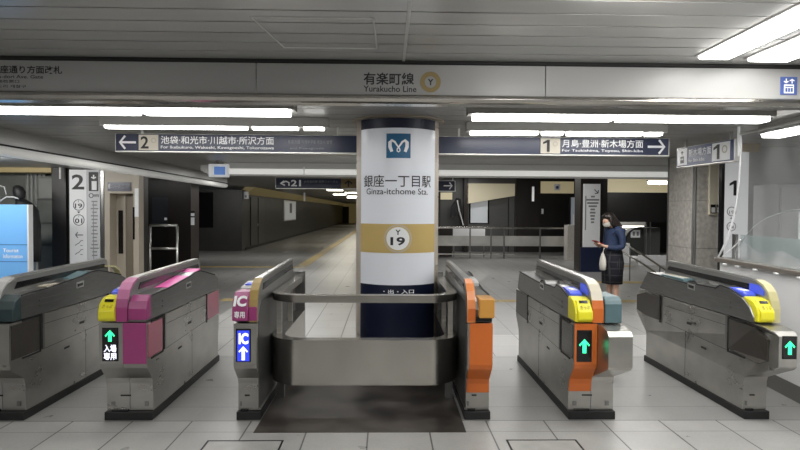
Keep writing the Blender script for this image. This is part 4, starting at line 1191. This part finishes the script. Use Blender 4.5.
# ------------------------------------------------------------------ staffed booth on the right
def bxw(y): return 3.44 + (y-4.8)*.085       # front plane of the booth wall
YA, YB = 2.5, 6.22
struct(MB().prism([(bxw(YA), YA), (bxw(YB), YB), (bxw(YB)+.12, YB), (bxw(YA)+.12, YA)], .14, 1.058, 'z').build('wall_booth', white_wall))
struct(MB().box(bxw(YB)+.12, bxw(YB)+.9, YB-.12, YB, .0, 1.058).build('wall_booth_end', white_wall))
struct(MB().prism([(bxw(YA)-.006, YA), (bxw(YB)-.006, YB+.006), (bxw(YB)+.1, YB+.006), (bxw(YA)+.1, YA)], 0, .14, 'z').build('baseboard_booth', mat('kick_plate', (.20, .195, .185), .4, .4)))
t = thing('service_counter', 'brown grey steel counter edge along the top of the white booth wall', 'counter', (0, 0, 0))
MB().prism([(bxw(YA)-.05, YA), (bxw(YB)-.05, YB+.03), (bxw(YB)+.40, YB+.03), (bxw(YA)+.40, YA)], 1.06, 1.105, 'z').build('slab', mat('counter_steel', (.30, .27, .24), .35, .6), t, bevel=.006)
for y, wh in ((4.75, 'rightmost of the row'), (5.08, 'second from the right'), (5.42, 'middle of the row'), (5.75, 'second from the granite pillar'), (6.0, 'nearest the granite pillar')):
    o = MB().rings([[(bxw(y)-.05+.012*math.cos(2*PI*k/8)*s_-.006, y+dy, 1.052+.010*math.sin(2*PI*k/8)*s_) for k in range(8)] for dy, s_ in ((-.03, .5), (-.02, 1), (.02, 1), (.03, .5))]).build('counter_clip', white_sign)
    tag(o, 'small white clip under the counter edge, ' + wh, 'clip', 'white clips along the counter edge')
# glass screen with arched top standing on the counter
t = thing('glass_screen', 'greenish glass counter screen with arched top behind the vinyl sheet', 'screen', (0, 0, 0))
def gp(y, z, off): return (bxw(y)+.06+off, y, z)
prof = [(6.02, 1.105), (6.02, 1.18), (5.90, 1.30), (5.70, 1.44), (5.45, 1.54), (5.15, 1.60), (4.8, 1.63), (4.2, 1.64), (4.2, 1.105)]
mb = MB()
Aq = [mb.bm.verts.new(gp(y, z, 0)) for y, z in prof]; Bq = [mb.bm.verts.new(gp(y, z, .01)) for y, z in prof]
mb._f(Aq); mb._f(Bq[::-1])
for i in range(len(prof)): mb._f([Aq[i], Bq[i], Bq[(i+1) % len(prof)], Aq[(i+1) % len(prof)]])
mb.build('pane', mat('clear_glass', (.6, .66, .66), .15, alpha=.05), t)
mb = MB(); mb.quad(gp(5.95, 1.105, .012), gp(4.2, 1.105, .012), gp(4.2, 1.36, .012), gp(5.95, 1.36, .012)).build('frosted_band', glass_green, t)
mb = MB().tube([gp(y, z, .005) for y, z in prof[:-1]], .0035, 5).build('edge_trim', mat('glass_edge', (.40, .46, .45), .3), t)
MB().box(bxw(6.1)+.06, bxw(6.1)+.10, 6.05, 6.09, 1.105, 1.36).build('post', steel_dark, t)
# vinyl sheet and its pole
pole = MB().tube([(3.70, 6.16, ZL), (3.70, 6.16, 2.18)], .014, 8).build('pole', white_sign)
t = thing('vinyl_sheet', 'clear hanging vinyl sheet shielding the staffed booth', 'curtain', (0, 0, 0))
pole.parent = t
mb = MB(); n, m_ = 40, 14; grid = []
for j in range(m_+1):
    v = j/m_; z = 2.40-(2.40-1.10)*v; row = []
    ye = 6.14 + .14*v**4
    edge_off = [.0, .0, 0][0]
    for i in range(n+1):
        u = i/n; y = ye - u*(ye-2.7)
        x = 3.72 + (bxw(y)+.02-3.72)*(v**3) + .018*math.sin(y*9+v*2)*(1-.4*v)
        row.append(mb.bm.verts.new((x, y, z)))
    grid.append(row)
for j in range(m_):
    for i in range(n): mb._f([grid[j][i], grid[j][i+1], grid[j+1][i+1], grid[j+1][i]])
mb.build('sheet', film, t, smooth=True)
edge = []
for j in range(m_+1):
    v = j/m_; z = 2.40-(2.40-1.10)*v; ye = 6.14+.14*v**4
    edge.append((3.72+(bxw(ye)+.02-3.72)*(v**3)-.005, ye+.01, z))
MB().tube(edge, .011, 6).build('hem', white_sign, t, smooth=True)
MB().tube([(bxw(6.15)+.0, 6.16, 1.12), (bxw(6.0)+.04, 5.98, 1.25), (bxw(5.9)+.05, 5.9, 1.31)], .006, 6).build('tie', white_sign, t)
MB().tube([(3.72, 2.7, 2.41), (3.71, 6.15, 2.41)], .012, 8).build('curtain_rail', alu, t)
# booth interior
struct(MB().box(7.2, 7.3, 2.2, 9.2, 0, ZL).build('wall_booth_back', office_wall))
struct(MB().box(4.6, 7.3, 8.0, 8.1, 0, ZL).build('wall_booth_side', office_wall))
t = thing('office_cabinet', 'grey office cabinet seen dimly behind the vinyl sheet', 'cabinet', (5.15, 7.3, 0))
MB().box(-.25, .55, 0, .5, 0, 1.95).build('body', mat('cab_grey', (.20, .20, .20), .5), t, bevel=.01)
MB().box(-.22, .14, -.02, 0, .05, 1.9).build('door', mat('cab_door', (.24, .24, .24), .5), t)
MB().box(.16, .52, -.02, 0, .05, 1.9).build('door', mat('cab_door', (.24, .24, .24), .5), t)
t = thing('office_screen', 'pale monitor standing inside the staffed booth', 'monitor', (4.55, 6.0, 1.04))
MB().box(-.02, .02, -.02, .02, 0, .22).build('stand', steel_dark, t)
MB().box(-.28, .28, -.02, .03, .2, .55).build('screen', mat('pale_screen', (.6, .63, .65), .3, emit=.2), t)
MB().box(-.12, .12, -.1, .1, 0, .02).build('base', steel_dark, t)
t = thing('office_desk', 'grey desk inside the booth below the glass screen', 'desk', (4.6, 5.3, 0))
MB().box(-.45, .6, -1.6, .75, 1.0, 1.04).build('desk_top', light_grey, t)
for x, y in ((-.4, -1.5), (.55, -1.5), (-.4, .65), (.55, .65)): MB().box(x-.025, x+.025, y-.025, y+.025, 0, 1.0).build('leg', steel_dark, t)
area('hall_and_fill_lamp', (1.2, 2.6, 2.62), .5, .3, 26, Vector((2.5, 2.7, -1.9)).to_track_quat('-Z', 'Y').to_euler())  # added fill aimed at the booth wall from above the frame
area('booth_lamp', (5.4, 5.2, ZL-.05), .3, 2.0, 10)

# ------------------------------------------------------------------ the standing person
def skin(name, chains, m, parent, levels=2, merge_first=True):
    """chains: list of lists of (pos, radius); first chain starts at the root; a chain may start at an existing position"""
    verts, edges, rad, idx = [], [], [], {}
    for ch in chains:
        prev = None
        for p, r in ch:
            key = tuple(round(c, 4) for c in p)
            if key not in idx: idx[key] = len(verts); verts.append(p); rad.append(r)
            i = idx[key]
            if prev is not None and prev != i: edges.append((prev, i))
            prev = i
    me = bpy.data.meshes.new(name); me.from_pydata(verts, edges, []); ob = bpy.data.objects.new(name, me); C.objects.link(ob)
    md = ob.modifiers.new('skin', 'SKIN'); md.use_smooth_shade = True
    for i, r in enumerate(rad):
        sv = me.skin_vertices[0].data[i]; sv.radius = r if isinstance(r, tuple) else (r, r)
    me.skin_vertices[0].data[0].use_root = True
    sb = ob.modifiers.new('sub', 'SUBSURF'); sb.levels = levels; sb.render_levels = levels
    dg = bpy.context.evaluated_depsgraph_get()
    nm = bpy.data.meshes.new_from_object(ob.evaluated_get(dg)); nm.name = name
    bpy.data.objects.remove(ob); bpy.data.meshes.remove(me)
    nm.materials.clear(); nm.materials.append(m)
    for p in nm.polygons: p.use_smooth = True
    o = bpy.data.objects.new(name, nm); C.objects.link(o); o.parent = parent
    return o
PXp, PYp = (616-388)*9.6/590, 9.6
RZ = PI + .30
person = thing('person', 'person in denim jacket and dark plaid skirt looking down at a phone', 'person', (PXp, PYp, 0), RZ)
# local +x is forward
ch = [[((0, 0, .90), (.12, .10)), ((-.01, 0, 1.04), (.10, .085)), ((-.015, 0, 1.20), (.12, .09)), ((-.01, 0, 1.31), (.085, .07)), ((.015, 0, 1.37), .048), ((.045, 0, 1.42), .050), ((.075, 0, 1.475), (.078, .082)), ((.07, 0, 1.54), (.07, .078))],
      [((.075, 0, 1.475), .075), ((.145, 0, 1.435), .035)]]
wr = {}
for s_ in (-1, 1):
    ch.append([((-.01, 0, 1.31), .08), ((-.01, s_*.14, 1.30), .05), ((-.03, s_*.19, 1.16), .042), ((-.02, s_*.205, 1.02), .038), ((.11, s_*.15, 1.010), .031), ((.20, s_*.085, 1.025), .024), ((.255, s_*.055, 1.040), .030)])
    for f, (dy, ln) in enumerate(((-.026, .060), (-.009, .068), (.009, .064), (.025, .052))):
        b0 = (.255, s_*.055, 1.040)
        ch.append([(b0, .03), ((.285, s_*.055+dy*.8, 1.050+abs(dy)*.2), .0095), ((.285+ln*.5, s_*(.05)+dy, 1.070), .0085), ((.285+ln*.45, s_*.03+dy, 1.090), .007)])
    ch.append([((.20, s_*.085, 1.025), .024), ((.235, s_*.035, 1.050), .010), ((.265, s_*.018, 1.075), .008)])
    ch.append([((0, 0, .90), .12), ((.0, s_*.085, .80), .085), ((.01, s_*.08, .47), .052), ((-.005, s_*.08, .36), .052), ((-.02, s_*.08, .10), .034), ((.06, s_*.085, .045), .034), ((.12, s_*.09, .035), .026)])
skin('body', ch, skin_m, person)
jk = [[((0, 0, .90), (.155, .13)), ((0, 0, .98), (.15, .12)), ((-.01, 0, 1.08), (.14, .112)), ((-.015, 0, 1.21), (.15, .115)), ((-.01, 0, 1.315), (.10, .085)), ((.005, 0, 1.35), .062)]]
for s_ in (-1, 1):
    jk.append([((-.01, 0, 1.315), .09), ((-.01, s_*.145, 1.30), .068), ((-.03, s_*.195, 1.16), .060), ((-.02, s_*.21, 1.015), .056), ((.11, s_*.155, 1.005), .046), ((.185, s_*.095, 1.018), .038)])
skin('jacket', jk, denim, person)
# pleated skirt
mb = MB(); rr = []
for z, rx_, ry_, amp in ((1.0, .125, .145, .0), (.92, .145, .165, .004), (.75, .165, .185, .010), (.60, .152, .170, .011), (.41, .145, .162, .012)):
    rr.append([(.005+(rx_+amp*math.cos(k*PI))*math.cos(2*PI*k/48), (ry_+amp*math.cos(k*PI))*math.sin(2*PI*k/48), z) for k in range(48)])
mb.rings(rr).build('skirt', plaid, person, smooth=True)
# hair: cap plus shoulder length bob, open to the front
def hair():
    mb = MB(); n = 28; rings = []
    lv = [(1.600, .02, .02, .055), (1.590, .055, .055, .055), (1.565, .088, .088, .05), (1.53, .106, .104, .045), (1.48, .112, .110, .035), (1.42, .115, .118, .02), (1.36, .115, .125, .0), (1.31, .105, .125, -.02), (1.28, .09, .115, -.03)]
    for z, rx_, ry_, ox in lv:
        r_ = []
        for k in range(n):
            a = 2*PI*k/n; f = math.cos(a)
            cut = 1.0
            if z < 1.535 and f > .45: cut = .62 if z > 1.40 else .35
            r_.append((ox + rx_*f*cut, ry_*math.sin(a)*(1 if f < .45 else 1.0), z + .006*math.sin(5*a)))
        rings.append(r_)
    return mb.rings(rings).build('hair', hair_m, person, smooth=True)
hair()
# side locks falling past the face
for s_ in (-1, 1):
    MB().tube([(.10, s_*.085, 1.54), (.125, s_*.092, 1.47), (.10, s_*.10, 1.40), (.06, s_*.105, 1.32)], [.02, .028, .03, .012], 8).build('hair_lock', hair_m, person, smooth=True)
# mask, eyes, shoes
mb = MB(); g = []
for j in range(6):
    v = j/5; z = 1.468-.075*v; g.append([])
    for i in range(9):
        u = (i/8-.5)*2; g[j].append(mb.bm.verts.new((.172-.075*u*u+.012*math.sin(PI*v)-.02*v, .078*u, z)))
for j in range(5):
    for i in range(8): mb._f([g[j][i], g[j][i+1], g[j+1][i+1], g[j+1][i]])
mb.build('face_mask', white_cloth, person, smooth=True)
mb = MB()
for s_ in (-1, 1): mb.rings([[(.146+.006*math.cos(0), s_*.03+.011*c_*math.cos(2*PI*k/8), 1.488+.005*c_*math.sin(2*PI*k/8)) for k in range(8)] for c_ in (1, .3)])
mb.build('eyes', gloss_black, person)
for s_ in (-1, 1):
    rings = []
    for x, hw, z1 in ((-.07, .02, .04), (-.055, .036, .08), (0, .040, .085), (.06, .044, .07), (.12, .042, .05), (.155, .02, .035)):
        rings.append([(x, s_*.085-hw, .003), (x, s_*.085+hw, .003), (x, s_*.085+hw*.9, z1*.6), (x, s_*.085, z1), (x, s_*.085-hw*.9, z1*.6)])
    MB().rings(rings).build('shoe', black, person, smooth=True)
def bow(o, ang=math.radians(24)):
    c, s = math.cos(ang), math.sin(ang)
    for v in o.data.vertices:
        k = max(0, min(1, (v.co.z-1.36)/.06)) if o.name.startswith('body') else 1
        if k <= 0: continue
        x, z = v.co.x-.015, v.co.z-1.37
        nx_, nz_ = x*c + z*s, -x*s + z*c
        v.co.x += (nx_-x)*k; v.co.z += (nz_-z)*k
for o in list(person.children):
    if o.name.split('.')[0] in ('body', 'hair', 'face_mask', 'eyes'): bow(o)
def held(name, label, cat, lx_, ly_, lz_):
    c, s = math.cos(RZ), math.sin(RZ)
    return thing(name, label, cat, (PXp + lx_*c - ly_*s, PYp + lx_*s + ly_*c, lz_), RZ)
t = held('smartphone', 'smartphone in dark red flip case held in both hands', 'phone', .30, 0, 1.068)
mb = MB().prism([(-.07, -.012), (.07, .045), (.066, .056), (-.074, 0)], -.06, .06, 'y').build('case', red_case, t, bevel=.004)
MB().prism([(-.062, .002), (.060, .052), (.059, .056), (-.063, .006)], -.035, .035, 'y').build('screen', gloss_black, t)
t = held('tote_bag', 'small off-white bag hanging from the arm of the standing person', 'bag', .27, .10, .645)
t.scale = (.72, .72, .95)
rings = []
for z, a, b in ((0, .03, .06), (.01, .05, .09), (.10, .06, .10), (.20, .05, .085), (.26, .03, .05), (.30, .012, .02)):
    rings.append([(a*math.cos(2*PI*k/14)*(1+.1*math.sin(3*k)), b*math.sin(2*PI*k/14), z) for k in range(14)])
MB().rings(rings).build('pouch', white_cloth, t, smooth=True)
MB().tube([(.0, .0, .28), (-.02, .0, .34), (-.04, 0, .375)], .008, 6).build('strap', white_cloth, t)

# ------------------------------------------------------------------ world and camera
w = bpy.data.worlds.new('world'); bpy.context.scene.world = w; w.use_nodes = True
w.node_tree.nodes['Background'].inputs[0].default_value = (.9, .95, 1, 1)
w.node_tree.nodes['Background'].inputs[1].default_value = .05

cam = bpy.data.cameras.new('camera'); co = bpy.data.objects.new('camera', cam); C.objects.link(co)
M = Matrix((rv, uv, -fwd)).transposed().to_4x4(); M.translation = (0, 0, 1.58); co.matrix_world = M
cam.sensor_width = 36; cam.lens = F/800*36; cam.clip_end = 200
bpy.context.scene.camera = co
vs = bpy.context.scene.view_settings
vs.view_transform = 'Standard'; vs.look = 'None'; vs.exposure = -0.2
bpy.context.scene.cycles.max_bounces = 8
bpy.context.scene.cycles.sample_clamp_indirect = 6
